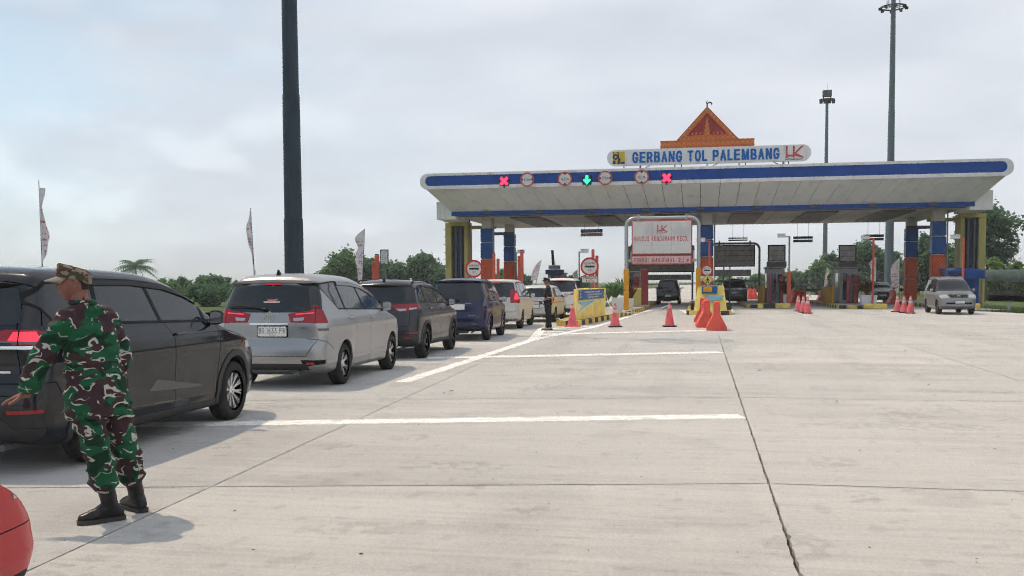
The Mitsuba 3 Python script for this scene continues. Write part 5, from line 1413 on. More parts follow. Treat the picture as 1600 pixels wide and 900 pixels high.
P_BLACK = car_paint('paint_black', (0.003, 0.005, 0.010), 0.0, 0.06, 0.02)
P_SILVER = car_paint('paint_silver', (0.33, 0.335, 0.345), 0.55, 0.30)
P_GREY = car_paint('paint_graphite', (0.022, 0.024, 0.030), 0.3, 0.22, 0.04)
P_NAVY = car_paint('paint_navy', (0.003, 0.007, 0.048), 0.1, 0.2, 0.04)
P_CHAMP = car_paint('paint_champagne', (0.54, 0.53, 0.49), 0.35, 0.34, .06)
P_WHITE = car_paint('paint_white', (0.72, 0.72, 0.72), 0.0, 0.3)
P_PALE = car_paint('paint_pale_grey', (0.34, 0.345, 0.36), 0.45, 0.33)
P_RED = car_paint('paint_red', (0.42, 0.010, 0.02), 0.0, 0.25)
P_DGREY = car_paint('paint_dark_grey', (0.04, 0.04, 0.05), 0.4, 0.25, .05)


def pch(pts):
    a = np.asarray(pts, float)
    f = PchipInterpolator(a[:, 0], a[:, 1])
    return lambda x: f(np.clip(x, a[0, 0], a[-1, 0]))


def rounded_box(L, W, Hh, rad, step):
    rx, ry, rz = rad

    def line(a, b, r):
        k = np.linspace(0, 1, 7)[:-1] * r
        n = max(2, int((b - a - 2 * r) / step))
        return np.concatenate([a + k, np.linspace(a + r, b - r, n + 1), (b - k)[::-1]])
    xs, ys, zs = line(-W / 2, W / 2, rx), line(0, L, ry), line(0, Hh, rz)
    V, Fc, off = [], [], 0
    for ax, (p, q) in enumerate(((ys, zs), (zs, xs), (xs, ys))):
        g = np.stack(np.meshgrid(p, q, indexing='ij'), -1).reshape(-1, 2)
        i, j = np.meshgrid(np.arange(len(p) - 1), np.arange(len(q) - 1), indexing='ij')
        a = (i * len(q) + j).ravel()
        quad = np.stack([a, a + len(q), a + len(q) + 1, a + 1], 1)
        for k, s in ((0, -1), (1, 1)):
            val = ((-W / 2, W / 2), (0, L), (0, Hh))[ax][k]
            v = np.empty((len(g), 3)); o = [(1, 2), (2, 0), (0, 1)][ax]
            v[:, ax] = val; v[:, o[0]] = g[:, 0]; v[:, o[1]] = g[:, 1]
            f = quad if s > 0 else quad[:, ::-1]
            V.append(v); Fc.append(np.vstack([f[:, [0, 1, 2]], f[:, [0, 2, 3]]]) + off); off += len(v)
    m = trimesh.Trimesh(np.vstack(V), np.vstack(Fc), process=False)
    m.merge_vertices(digits_vertex=6)
    v = m.vertices / [rx, ry, rz]
    lo, hi = np.array([-W / 2, 0, 0]) / [rx, ry, rz] + 1, np.array([W / 2, L, Hh]) / [rx, ry, rz] - 1
    c = np.clip(v, lo, hi); d = v - c
    m.vertices = (c + d / np.maximum(np.linalg.norm(d, axis=1, keepdims=True), 1e-9)) * [rx, ry, rz]
    return m


def car_shell(P):
    L, W, Hh = P['L'], P['W'], P['H']
    m = rounded_box(L, W, Hh, P.get('rad', (0.19, 0.17, 0.11)), P.get('step', 0.04))
    u, y0, t = m.vertices[:, 0] / (W / 2), m.vertices[:, 1].copy(), m.vertices[:, 2] / Hh
    top, zb, yr, yf, tum, plan = (pch(P[k]) for k in ('top', 'zb', 'yr', 'yf', 'tum', 'plan'))
    bow = P.get('bow', 0.16)
    ye = np.clip(y0 + bow * u ** 2 * np.clip((y0 - 0.5 * L) / (0.2 * L), 0, 1), 0, L)
    zt = top(ye) - P.get('crown', 0.045) * u ** 2
    z = zb(y0) + t * (zt - zb(y0))
    wr, wf = np.clip(1 - y0 / 1.0, 0, 1) ** 2, np.clip(1 - (L - y0) / 1.0, 0, 1) ** 2
    y = y0 + (yr(z) + P.get('bowr', 0.07) * u ** 2) * wr - (yf(z) + P.get('bowf', 0.16) * u ** 2) * wf
    half = W / 2 * tum(z) * plan(y0)
    half = half + 0.012 * np.exp(-((z - P.get('crease', 0.92)) / 0.045) ** 2) + 0.010 * np.exp(-((z - 0.42) / 0.05) ** 2)
    for wy in P['wheels']:                                       # fenders swell over the wheels
        half = half + P.get('swell', 0.015) * np.exp(-((y0 - wy) / 0.42) ** 4) * np.exp(-((z - 0.62) / 0.28) ** 2)
    m.vertices = np.stack([u * half, y, z], 1)
    return m


def xs_(shape):
    cs = [np.asarray(r.coords)[:-1] for g in geoms(shape) for r in [g.exterior, *g.interiors]]
    return m3.CrossSection(cs, m3.FillRule.EvenOdd)


def prism(axis, shape, a, L):
    e = xs_(shape)
    if axis in 'SL':                                   # sides: (y, z), from x = a outwards, L: the left side alone
        r = e.extrude(1.6).transform(np.array([[0, 0, 1, a], [1, 0, 0, 0], [0, 1, 0, 0.0]]))
        return r + r.mirror([1, 0, 0])
    if axis == 'R': return e.extrude(a + 1).transform(np.array([[1, 0, 0, 0], [0, 0, -1, a], [0, 1, 0, 0.0]]))
    if axis == 'F': return e.extrude(L + 1 - a).transform(np.array([[-1, 0, 0, 0], [0, 0, 1, a], [0, 1, 0, 0.0]]))
    return e.extrude(3).transform(np.array([[1, 0, 0, 0], [0, 1, 0, 0], [0, 0, 1, a * 1.0]]))


class Shell:
    def __init__(self, P):
        self.P, self.m = P, car_shell(P)
        self.n = np.array(self.m.vertex_normals)
        if self.m.volume < 0: self.m.invert(); self.n = -self.n
        self.tree = cKDTree(self.m.vertices)
        self.cache = {}

    def inset(self, d):
        d = round(d, 4)
        if d not in self.cache:
            self.cache[d] = m3.Manifold(m3.Mesh(np.asarray(self.m.vertices - d * self.n, np.float32), np.asarray(self.m.faces, np.uint32)))
        return self.cache[d]

    def side_x(self, y, z):
        s = self.n[:, 0] > 0.4; v = self.m.vertices[s]
        return v[np.argmin((v[:, 1] - y) ** 2 + (v[:, 2] - z) ** 2), 0]

    def end_y(self, x, z, s=-1):
        k = self.n[:, 1] * s > 0.4; v = self.m.vertices[k]
        return v[np.argmin((v[:, 0] - x) ** 2 + (v[:, 2] - z) ** 2), 1]

    def top_z(self, x, y):
        k = self.n[:, 2] > 0.4; v = self.m.vertices[k]
        return v[np.argmin((v[:, 0] - x) ** 2 + (v[:, 1] - y) ** 2), 2]

    def shape(self, man):
        """The mesh with the smooth shell's normals wherever its faces follow the shell."""
        g = man.to_mesh(); v = np.asarray(g.vert_properties[:, :3], float)[g.tri_verts].reshape(-1, 3)
        if len(v) == 0: return None
        fn = np.cross(v[1::3] - v[::3], v[2::3] - v[::3]); ln = np.linalg.norm(fn, axis=1)
        keep = ln > 1e-10
        fn = np.repeat(fn[keep] / ln[keep][:, None], 3, 0); v = v.reshape(-1, 3, 3)[keep].reshape(-1, 3)
        d, i = self.tree.query(v, k=3)
        w = 1 / (d + 1e-4); n = (self.n[i] * w[..., None]).sum(1); n /= np.linalg.norm(n, axis=1, keepdims=True)
        n = np.where(((n * fn).sum(1) > 0.8)[:, None], n, fn)
        path = meshkit.write_ply((v, np.arange(len(v)).reshape(-1, 3)), False, normals=n)
        return {'type': 'ply', 'filename': path, 'face_normals': False}


WHEELS = {}


def wheel_meshes(R, w, rim, style):
    key = (R, w, rim, style)
    if key in WHEELS: return WHEELS[key]
    toX = np.array([[0, 0, 1, 0], [1, 0, 0, 0], [0, 1, 0, 0], [0, 0, 0, 1.0]])
    h = w / 2
    ty = lathe([(rim - .03, -h + .03), (rim + .004, -h + .004), (rim + .03, -h - .004), (R - .035, -h), (R - .010, -h + .018), (R, -h + .045), (R, -.02), (R - .008, -.018), (R - .008, -.010), (R, -.008),
                (R, .008), (R - .008, .010), (R - .008, .018), (R, .02), (R, h - .045), (R - .010, h - .018), (R - .035, h), (rim + .03, h + .004), (rim + .004, h - .004), (rim - .03, h - .03)], 40)
    ring = lathe([(rim - .022, -h + .02), (rim - .022, h - .03), (rim - .014, h - .008), (rim + .004, h - .002), (rim + .006, h - .008), (rim + .001, h - .03), (rim + .001, -h + .02)], 40)
    sp, disc = [], [lathe([(0, h - .125), (rim - .05, h - .125), (rim - .05, h - .115), (0, h - .115)], 24), lathe([(0, -h + .06), (rim - .024, -h + .06), (rim - .024, -h + .07), (0, -h + .07)], 24)]
    n = {'ten': 10, 'double': 6, 'swirl': 5, 'plain': 7}[style]
    for k in range(n):
        for off, tw in {'double': ((-.17, 0.02), (.17, -0.02)), 'swirl': ((0.0, .42), (.26, .30)), 'ten': ((-.09, 0), (.09, 0)), 'plain': ((0, 0),)}[style]:
            a0, a1 = 2 * math.pi * k / n + off * .5, 2 * math.pi * k / n + off + tw
            w0, w1 = (.013, .012) if style in ('ten', 'double') else (.022, .030)
            p = []
            for rr, aa, ww, zz in ((.045, a0, w0, h - .052), ((rim) * .6, (a0 + a1) / 2, w0, h - .034), (rim - .016, a1, w1, h - .020)):
                c, s = math.cos(aa), math.sin(aa)
                p.append([(rr * c - q * s, rr * s + q * c, zz + e) for q, e in ((-ww, -.03), (-ww * .7, 0), (ww * .7, 0), (ww, -.03))])
            sp += [hull(p[0] + p[1]), hull(p[1] + p[2])]
    hub = lathe([(0, h - .03), (.045, h - .032), (.062, h - .045), (.065, h - .08), (0, h - .08)], 20)
    cap = lathe([(0, h - .022), (.026, h - .024), (.03, h - .031), (0, h - .031)], 16)
    out = []
    for g, sm in ((ty, 35), (cat(ring, hub, *sp), 30), (cat(*disc), False), (cap, 30)):
        g.apply_transform(toX); out.append(mikit.ply(g, smooth=sm))
    WHEELS[key] = out
    return out


def sym(shape):
    return unary_union([shape, affinity.scale(shape, -1, 1, origin=(0, 0))])


def build_car(name, label, cat_, group, P, paint, X, Y, head):
    """A car whose rear end's middle stands at X, Y, heading along head (radians, to the left of +Y)."""
    key = thing(name, label, cat_, group)
    S = Shell(P); L = P['L']
    tw = T4().translate([X, Y, 0]).rotate([0, 0, 1], math.degrees(head))
    wells = m3.Manifold()
    Ra = P['R'] + P.get('arch', 0.055)
    for wy in P['wheels']:
        a = Point(wy, P['R'] + 0.01).buffer(Ra, 16).union(sbox(wy - Ra, -1, wy + Ra, P['R'])).intersection(sbox(wy - Ra, 0.02, wy + Ra, 2))
        wells = wells + prism('S', a, P['W'] / 2 - 0.34, L)
    wells_in = m3.Manifold()
    for wy in P['wheels']:
        a = Point(wy, P['R'] + 0.01).buffer(Ra - .012, 16).union(sbox(wy - Ra + .012, 0.02, wy + Ra - .012, P['R']))
        wells_in = wells_in + prism('S', a, P['W'] / 2 - 0.32, L)
    cut = wells
    made = []
    for f in P['features']:                                       # (part, material, depth below the paint, prisms, gap)
        nm, mat, dep, prs, gap = f[:5]
        sol = sum((prism(a, s, x, L) for a, s, x in prs), m3.Manifold())
        hole = sum((prism(a, s.buffer(gap, 3) if gap else s, x - (0.004 if a in 'SFT' else -0.004), L) for a, s, x in prs), m3.Manifold()) if dep >= 0 else None
        made.append((f, sol, hole))
        if hole is not None: cut = cut + hole
    for line, axis, a in P.get('gaps', []):
        cut = cut + prism(axis, LineString(line).buffer(P.get('gapw', 0.0045), 2), a, L)
    body = S.inset(0) - cut
    part(key, 'body', S.shape(body), paint, tw=tw)
    part(key, 'underbody', S.shape(S.inset(0.022) - wells_in), DARK, tw=tw)
    for k, (f, sol, hole) in enumerate(made):
        nm, mat, dep, prs, gap = f[:5]
        g = S.inset(dep) ^ sol
        for f2, s2, h2 in made[k + 1:]:                           # a later feature lies in an earlier one
            if len(f) > 5 and h2 is not None: g = g - h2
        g = g - wells
        bits = g.decompose() if nm in ('window', 'tail_lamp', 'headlight', 'reflector', 'lamp_insert', 'lamp_band', 'lamp_seam') else [g]
        for b in bits:
            sh = S.shape(b)
            if sh is None or b.volume() < 1e-5: continue
            if mat == 'body': mat_ = paint
            else: mat_ = mat
            lit = dict(emitter={'type': 'area', 'radiance': {'type': 'rgb', 'value': [0.55, 0.015, 0.03]}}) if mat == LAMPB else {}
            part(key, nm, sh, mat_, tw=tw, **lit)
    # wheels
    for wy in P['wheels']:
        for s in (1, -1):
            c = tw.translate([s * (P['W'] / 2 - P.get('tyre', .205) / 2 - 0.022), wy, P['R']])
            if s < 0: c = c.rotate([0, 0, 1], 180)
            c = c.rotate([1, 0, 0], 23 * wy + 11 * s)
            ty, rim, disc, cap = wheel_meshes(P['R'], P.get('tyre', .205), P.get('rim', .215), P.get('style', 'double'))
            w = part(key, 'wheel', ty, TYRE, tw=c)
            part(w, 'rim', rim, P.get('alloy', ALLOY), tw=c); part(w, 'brake_disc', disc, DARK, tw=c); part(w, 'cap', cap, P.get('alloy', ALLOY), tw=c)
    # mirrors, handles, exhaust, aerial
    if 'mirror' in P:
        my, mz = P['mirror']; x0 = S.side_x(my, mz)
        for s in (1, -1):
            sh = hull([(s * (x0 + a), my + b, mz + c) for a, b, c in ((.05, -.03, -.07), (.05, -.03, .075), (.20, -.02, -.06), (.215, -.02, .06), (.19, -.03, .085), (.07, .10, -.05), (.07, .10, .05), (.18, .07, -.04), (.18, .07, .05), (.12, -.03, .09), (.12, -.03, -.085))])
            sh = tm(m3.Manifold(m3.Mesh(np.asarray(sh.vertices, np.float32), np.asarray(sh.faces, np.uint32))).refine(4)); relax(sh, 8)
            mk = part(key, 'mirror', sh, P.get('mirror_mat', paint), smooth=True, tw=tw)
            part(mk, 'mirror_arm', cb(*sorted((s * (x0 - .03), s * (x0 + .09))), my - .01, my + .05, mz - .075, mz - .035, .01), RUBBER, tw=tw)
            gl = hull([(s * (x0 + a), my - .036, mz + c) for a, c in ((.065, -.06), (.065, .06), (.195, -.05), (.2, .055), (.13, .075))] + [(s * (x0 + .12), my - .02, mz)])
            part(mk, 'mirror_glass', gl, CHROME, tw=tw)
    for hy, hz in P.get('handles', []):
        x0 = S.side_x(hy, hz)
        for s in (1, -1):
            part(key, 'handle', cb(*sorted((s * (x0 - .01), s * (x0 + .032))), hy - .105, hy + .105, hz - .014, hz + .014, .012), P.get('handle_mat', paint), tw=tw)
    for fn in P.get('extras', []): fn(key, S, tw)
    return key


def ex_plate(x, z, w=.43, h=.135, txt=None, frame=RUBBER, s=-1, tilt=0.0):
    def fn(key, S, tw):
        y = S.end_y(x, z, s) + s * 0.014
        r = (lambda m: m) if s < 0 else (lambda m: moved(m, rz=math.pi))
        t2 = tw.translate([x, y, z])
        k = part(key, 'number_plate', r(plate(rrect(-w / 2, w / 2, -h / 2, h / 2, .012), .006)), PLATEW, tw=t2)
        part(k, 'plate_frame', r(plate(rrect(-w / 2 - .016, w / 2 + .016, -h / 2 - .016, h / 2 + .016, .015), .016, (0, .020, 0))), frame, tw=t2)
        if txt: part(k, 'lettering', r(cat(moved(spaced(txt, h * .58, w * .95, .002, False, .70), 0, -.006, -h * .20), moved(text('11 . 26', h * .11, w * .20, .002, False), 0, -.006, -h * .42))), BLK, tw=t2)
    return fn


def ex_wiper(z, x0=-.05, x1=-.62, dz=.035):
    def fn(key, S, tw):
        pts = [(x, S.end_y(x, z + dz * t) - .03, z + dz * t + .03 * math.sin(math.pi * t)) for t in np.linspace(0, 1, 7) for x in [x0 + (x1 - x0) * t]]
        part(key, 'wiper', cat(tube(pts, .009, 8), cb(x0 - .03, x0 + .05, pts[0][1] - .01, pts[0][1] + .05, z - .03, z + .03, .015)), RUBBER, tw=tw)
    return fn


def ex_emblem(z, w=.15, h=.105, x=0.0, s=-1):
    """A chrome badge of one wide oval round two smaller ones that cross."""
    def fn(key, S, tw):
        y = S.end_y(x, z, s) + s * .012
        el = lambda cx, cz, a, b: affinity.translate(affinity.scale(Point(0, 0).buffer(1, 12), a, b), cx, cz)
        ring = lambda cx, cz, a, b, t: el(cx, cz, a, b).difference(el(cx, cz, a - t, b - t * .9))
        sh = unary_union([ring(0, 0, w / 2, h / 2, .012), ring(0, 0, w * .16, h * .47, .010), ring(0, h * .2, w * .36, h * .24, .010)])
        m = plate(sh, .012)
        part(key, 'badge', m if s < 0 else moved(m, rz=math.pi), CHROME, tw=tw.translate([x, y, z]))
    return fn


def ex_box(nm, mat, x0, x1, y0, y1, z0, z1, c=.02, rel='R', mirror=False, smooth=False):
    """A chamfered block, its y measured from the surface at its middle where rel is R (rear) or F (front)."""
    def fn(key, S, tw):
        xm, zm = (x0 + x1) / 2, (z0 + z1) / 2
        o = S.end_y(xm, zm) if rel == 'R' else (S.end_y(xm, zm, 1) if rel == 'F' else 0)
        part(key, nm, cb(x0, x1, o + y0, o + y1, z0, z1, c), mat, smooth=smooth, tw=tw)
        if mirror: part(key, nm, cb(-x1, -x0, o + y0, o + y1, z0, z1, c), mat, smooth=smooth, tw=tw)
    return fn


def ex_rails(y0, y1, x, mat, hgt=.055):
    def fn(key, S, tw):
        for s in (1, -1):
            pts = []
            for t in np.linspace(0, 1, 12):
                y = y0 + (y1 - y0) * t
                pts.append((s * x, y, S.top_z(s * x, y) + hgt * min(1, 6 * t, 6 * (1 - t)) - .01))
            part(key, 'roof_rail', tube(pts, .019, 8), mat, smooth=40, tw=tw)
    return fn


def ex_fin(y, h=.075):
    def fn(key, S, tw):
        z = S.top_z(0, y)
        part(key, 'aerial', hull([(-.03, y - .02, z - .01), (.03, y - .02, z - .01), (-.012, y + .16, z - .015), (.012, y + .16, z - .015), (0, y - .03, z + h), (-.008, y, z + h), (.008, y, z + h)]), RUBBER, tw=tw)
    return fn


def ex_spoiler(mat, z, w, d0=-.10, thick=.035, y1=.35):
    def fn(key, S, tw):
        p = []
        for x in np.linspace(-w / 2, w / 2, 9):
            y = S.end_y(x * .9, z - .02); k = (2 * x / w) ** 2
            p += [(x, y + d0 + .08 * k, z - .03 * k), (x, y + d0 + .02 + .08 * k, z - thick - .03 * k), (x, y + y1, z + .03 - .05 * k), (x, y + y1, z - thick - .03 * k)]
        part(key, 'spoiler', hull(p), mat, smooth=35, tw=tw)
    return fn


def ex_exhaust(x, z=.27):
    def fn(key, S, tw):
        y = S.end_y(x, .4)
        part(key, 'exhaust', rod((x, y + .4, z), (x, y + .03, z - .02), .03), GREYD, tw=tw)
        part(key, 'axle', rod((-.6, S.P['wheels'][0], S.P['R']), (.6, S.P['wheels'][0], S.P['R']), .06), DARK, tw=tw)
        part(key, 'silencer', cb(-.45, .25, y + .35, y + .62, .20, .36, .06), GREYD, tw=tw)
    return fn


def split_windows(dlo, pillars, w=.035):
    s = Polygon(dlo).buffer(-.03).buffer(.03)
    for p in pillars: s = s.difference(LineString(p).buffer(w, cap_style=2))
    return s



BASE = dict(zb=[(0, .30), (.5, .22), (4.2, .20), (4.75, .25)],
            tum=[(.2, .935), (.45, .972), (.75, .992), (.92, 1.0), (1.04, .992), (1.16, .945), (1.4, .852), (1.65, .758), (1.85, .70)],
            plan=[(0, .955), (.4, .99), (1.2, 1), (3.2, 1), (4.1, .97), (4.6, .90)],
            yf=[(.2, .12), (.45, 0), (.7, .02), (.9, .10), (1.1, .25)])

# ------------------------------------------------------------------ the cars of the scene
GARN = M('garnish', (.10, .108, .125), .18, metal=.7)


def side(poly, a=.3): return ('S', poly if hasattr(poly, 'buffer') else PG(poly), a)


def rear(poly, y1, symm=True):
    poly = poly if hasattr(poly, 'buffer') else PG(poly)
    return ('R', sym(poly) if symm else poly, y1)


def front(poly, y0): return ('F', sym(poly if hasattr(poly, 'buffer') else PG(poly)), y0)


def rr(poly, r=.03): return PG(poly).buffer(-r).buffer(r, 6)


def lower(z, y0=-.2, y1=5.2): return PG([(y0, 0), (y1, 0), (y1, z), (y0, z)])


def arch_ring(P, w=.06):
    out = []
    for wy in P['wheels']:
        c = Point(wy, P['R'] + .01); R = P['R'] + P.get('arch', .055)
        out.append(c.buffer(R + w, 20).difference(c.buffer(R - .02, 20)).intersection(sbox(wy - 1, .24, wy + 1, 2)))
    return unary_union(out)


Z = dict(BASE, L=4.755, W=1.85, H=1.80, R=.35, rim=.235, style='ten', wheels=(.93, 3.78), tyre=.22, step=.032, arch=.06,
         top=[(0, 1.68), (.15, 1.745), (.6, 1.795), (1.2, 1.80), (2.0, 1.775), (2.55, 1.70), (3.0, 1.545), (3.4, 1.36), (3.8, 1.15), (4.1, 1.09), (4.5, 1.0), (4.755, .86)],
         yr=[(.2, .16), (.42, .04), (.6, 0), (.75, .02), (.95, .07), (1.1, .07), (1.25, .10), (1.5, .22), (1.75, .34)], crease=2.5, tum=[(.2, .93), (.45, .968), (.75, .988), (.90, .998), (.95, .9985), (1.00, .995), (1.09, .986), (1.13, .970), (1.20, .935), (1.28, .902), (1.45, .842), (1.65, .772), (1.85, .71)],
         mirror=(3.18, 1.24), handles=[(1.25, 1.15), (2.42, 1.10)], rad=(.19, .19, .11))
zdlo = [(.42, 1.30), (3.55, 1.215), (3.22, 1.385), (2.86, 1.51), (2.4, 1.60), (1.8, 1.645), (1.1, 1.655), (.45, 1.63), (.26, 1.50)]
zwin = split_windows(zdlo, [[(1.02, 1.1), (1.16, 1.8)], [(2.20, 1.1), (1.98, 1.8)], [(3.12, 1.1), (3.02, 1.8)]], .03)
Z['features'] = [
    ('window_frame', RUBBER, .001, [side(PG(zdlo).buffer(.026))], .003, 1),
    ('window', GLASS, .004, [side(zwin)], 0),
    ('visor', DARK, -.012, [side(PG([(1.12, 1.665), (1.8, 1.66), (2.4, 1.615), (2.86, 1.525), (3.10, 1.43), (3.05, 1.40), (2.8, 1.485), (2.4, 1.568), (1.8, 1.615), (1.12, 1.62)]))], 0),
    ('rear_window', GLASS, .003, [rear(rr([(0, 1.29), (.66, 1.29), (.62, 1.45), (.55, 1.60), (0, 1.615)], .04), .75)], .003),
    ('tail_lamp', LAMPR, -.004, [rear(PG([(.30, 1.15), (.96, 1.13), (.96, 1.245), (.55, 1.25), (.30, 1.20)]), .22), side(PG([(-.1, 1.125), (.20, 1.12), (.34, 1.205), (.20, 1.245), (-.1, 1.25)]), .62)], .004, 1),
    ('lamp_insert', LAMPB, -.005, [rear(PG([(.58, 1.155), (.84, 1.15), (.84, 1.232), (.62, 1.232)]), .2)], 0),
    ('lamp_seam', RUBBER, -.006, [rear(PG([(.668, 1.12), (.678, 1.12), (.672, 1.25), (.662, 1.25)]), .22)], 0),
    ('lamp_band', LAMPD, -.0055, [rear(PG([(.30, 1.15), (.96, 1.128), (.96, 1.146), (.30, 1.166)]), .22)], 0),
    ('chrome_strip', CHROME, -.006, [rear(PG([(.0, 1.085), (.86, 1.085), (.90, 1.115), (0, 1.112)]), .2)], .003),
    ('reflector', LAMPR, -.004, [rear(PG([(.60, .545), (.88, .55), (.88, .580), (.60, .575)]), .16)], .002),
    ('rear_cladding', CLAD, .0, [rear(PG([(0, .1), (1, .1), (1, .42), (.62, .42), (.55, .5), (0, .5)]), .2)], .003),
    ('sill_cladding', CLAD, -.006, [side(PG([(1.25, .1), (3.45, .1), (3.45, .30), (1.25, .34)]), .5)], .002),
    ('arch_cladding', CLAD, -.012, [side(arch_ring(Z, .075), .5)], .0),
    ('side_garnish', GARN, -.004, [side(rr([(1.78, .555), (1.94, .66), (3.02, .495), (2.68, .50)], .008), .5)], .006),
    ('windscreen', GLASS, .003, [front(rr([(0, 1.16), (.74, 1.16), (.60, 1.62), (0, 1.68)], .04), 2.3)], .003),
    ('headlight', LAMPW, .0, [front(PG([(.5, .86), (1, .84), (1, .93), (.5, .95)]), 4.1)], .003),
]
Z['gaps'] = [([(1.02, 1.3), (1.30, 1.05), (1.42, .45), (1.42, .34)], 'S', .5), ([(2.16, 1.28), (2.32, 1.05), (2.32, .32)], 'S', .5), ([(3.30, 1.30), (3.38, 1.0), (3.25, .30)], 'S', .5),
             ([(.0, .80), (.28, .80), (.42, .62)], 'S', .5), ([(.60, 1.7), (.66, 1.12)], 'R', .3), ([(-.60, 1.7), (-.66, 1.12)], 'R', .3), ([(.66, 1.12), (.72, .70), (-.72, .70), (-.66, 1.12)], 'R', .25),
             ([(.31, 1.72), (.36, 1.60), (.31, 1.40), (.26, 1.28)], 'S', .4)]
Z['extras'] = [ex_spoiler(RUBBER, 1.66, 1.16, -.09), ex_fin(.55), ex_exhaust(.5), ex_wiper(1.31), ex_plate(0, .93), ex_emblem(1.04),
               ex_box('lettering', CHROME, .40, .62, -.006, .004, .885, .905, .002)]

I = dict(BASE, L=4.735, W=1.83, H=1.795, R=.335, rim=.212, style='double', wheels=(1.02, 3.77), tyre=.205, step=.034, arch=.05,
         top=[(0, 1.66), (.2, 1.735), (.7, 1.785), (1.3, 1.79), (2.0, 1.765), (2.5, 1.68), (2.95, 1.53), (3.4, 1.33), (3.75, 1.155), (4.05, 1.09), (4.45, .98), (4.735, .80)],
         yr=[(.2, .14), (.38, .02), (.55, 0), (.68, .02), (.78, .07), (1.0, .075), (1.15, .10), (1.4, .19), (1.7, .33)], crease=.96,
         mirror=(3.15, 1.20), handles=[(1.32, 1.06), (2.50, 1.03)])
idlo = [(.88, 1.235), (3.45, 1.165), (3.1, 1.34), (2.75, 1.47), (2.3, 1.57), (1.8, 1.62), (1.0, 1.64), (.34, 1.605)]
iwin = split_windows(idlo, [[(1.22, 1.1), (1.08, 1.8)], [(2.26, 1.1), (1.94, 1.8)]], .035)
I['features'] = [
    ('window_frame', RUBBER, .001, [side(PG(idlo).buffer(.022))], .003, 1),
    ('window', GLASS, .004, [side(iwin)], 0),
    ('visor', LAMPD, -.014, [side(PG([(1.14, 1.66), (1.8, 1.638), (2.3, 1.59), (2.75, 1.49), (2.95, 1.40), (2.88, 1.375), (2.7, 1.445), (2.3, 1.54), (1.8, 1.585), (1.16, 1.60)]))], 0),
    ('rear_window', GLASS, .003, [rear(rr([(0, 1.185), (.80, 1.19), (.755, 1.40), (.69, 1.585), (0, 1.61)], .05), .8)], .003, 1),
    ('tail_lamp', LAMPR, -.005, [rear(PG([(.30, 1.165), (.345, 1.03), (.955, 1.02), (.955, 1.235), (.72, 1.225)]), .25), side(PG([(-.1, 1.02), (.13, 1.02), (.22, 1.235), (-.1, 1.225)]), .66)], .004, 1),
    ('lamp_insert', LAMPW, -.007, [rear(PG([(.38, 1.10), (.56, 1.11), (.54, 1.06), (.40, 1.055)]), .2)], 0),
    ('lamp_insert', LAMPW, -.006, [rear(PG([(.735, 1.015), (.955, 1.015), (.955, .88), (.765, .78)]), .25), side(PG([(-.1, 1.015), (.11, 1.015), (.02, .80), (-.1, .80)]), .70)], .003),
    ('lamp_seam', RUBBER, -.0075, [rear(PG([(.722, 1.02), (.730, 1.02), (.722, 1.235), (.714, 1.235)]), .25)], 0),
    ('lamp_band', LAMPB, -.0075, [rear(PG([(.42, 1.15), (.70, 1.172), (.70, 1.185), (.42, 1.165)]), .25)], 0),
    ('lamp_band', LAMPD, -.008, [rear(PG([(.77, .90), (.94, .90), (.94, .94), (.76, .94)]), .25)], 0),
    ('chrome_strip', CHROME, -.008, [rear(PG([(0, .998), (.31, .998), (.31, 1.022), (0, 1.022)]), .25)], .002),
    ('rear_cladding', CLAD, .002, [rear(PG([(0, .30), (.62, .30), (.62, .40), (0, .40)]), .2)], .003),
    ('bumper_insert', RUBBER, .012, [rear(PG([(.56, .36), (.88, .40), (.96, .455), (.52, .46)]), .2)], .002, 1),
    ('reflector', LAMPR, -.002, [rear(PG([(.60, .385), (.72, .385), (.72, .425), (.60, .425)]), .2)], .003),
    ('windscreen', GLASS, .003, [front(rr([(0, 1.17), (.74, 1.17), (.60, 1.60), (0, 1.66)], .04), 2.3)], .003),
    ('headlight', LAMPW, .0, [front(PG([(.45, .82), (1, .84), (1, .97), (.5, .92)]), 4.0)], .003),
]
I['gaps'] = [([(1.14, 1.24), (1.50, 1.0), (1.58, .72), (1.55, .30)], 'S', .5), ([(2.22, 1.2), (2.36, 1.0), (2.36, .27)], 'S', .5), ([(3.22, 1.22), (3.32, .95), (3.18, .27)], 'S', .5), ([(1.58, .28), (3.2, .28)], 'S', .5),
             ([(.72, 1.23), (.735, 1.02), (.765, .78), (.60, .52), (-.60, .52), (-.765, .78), (-.735, 1.02), (-.72, 1.23)], 'R', .3), ([(-.02, .80), (.10, .78), (.50, .60)], 'S', .6)]


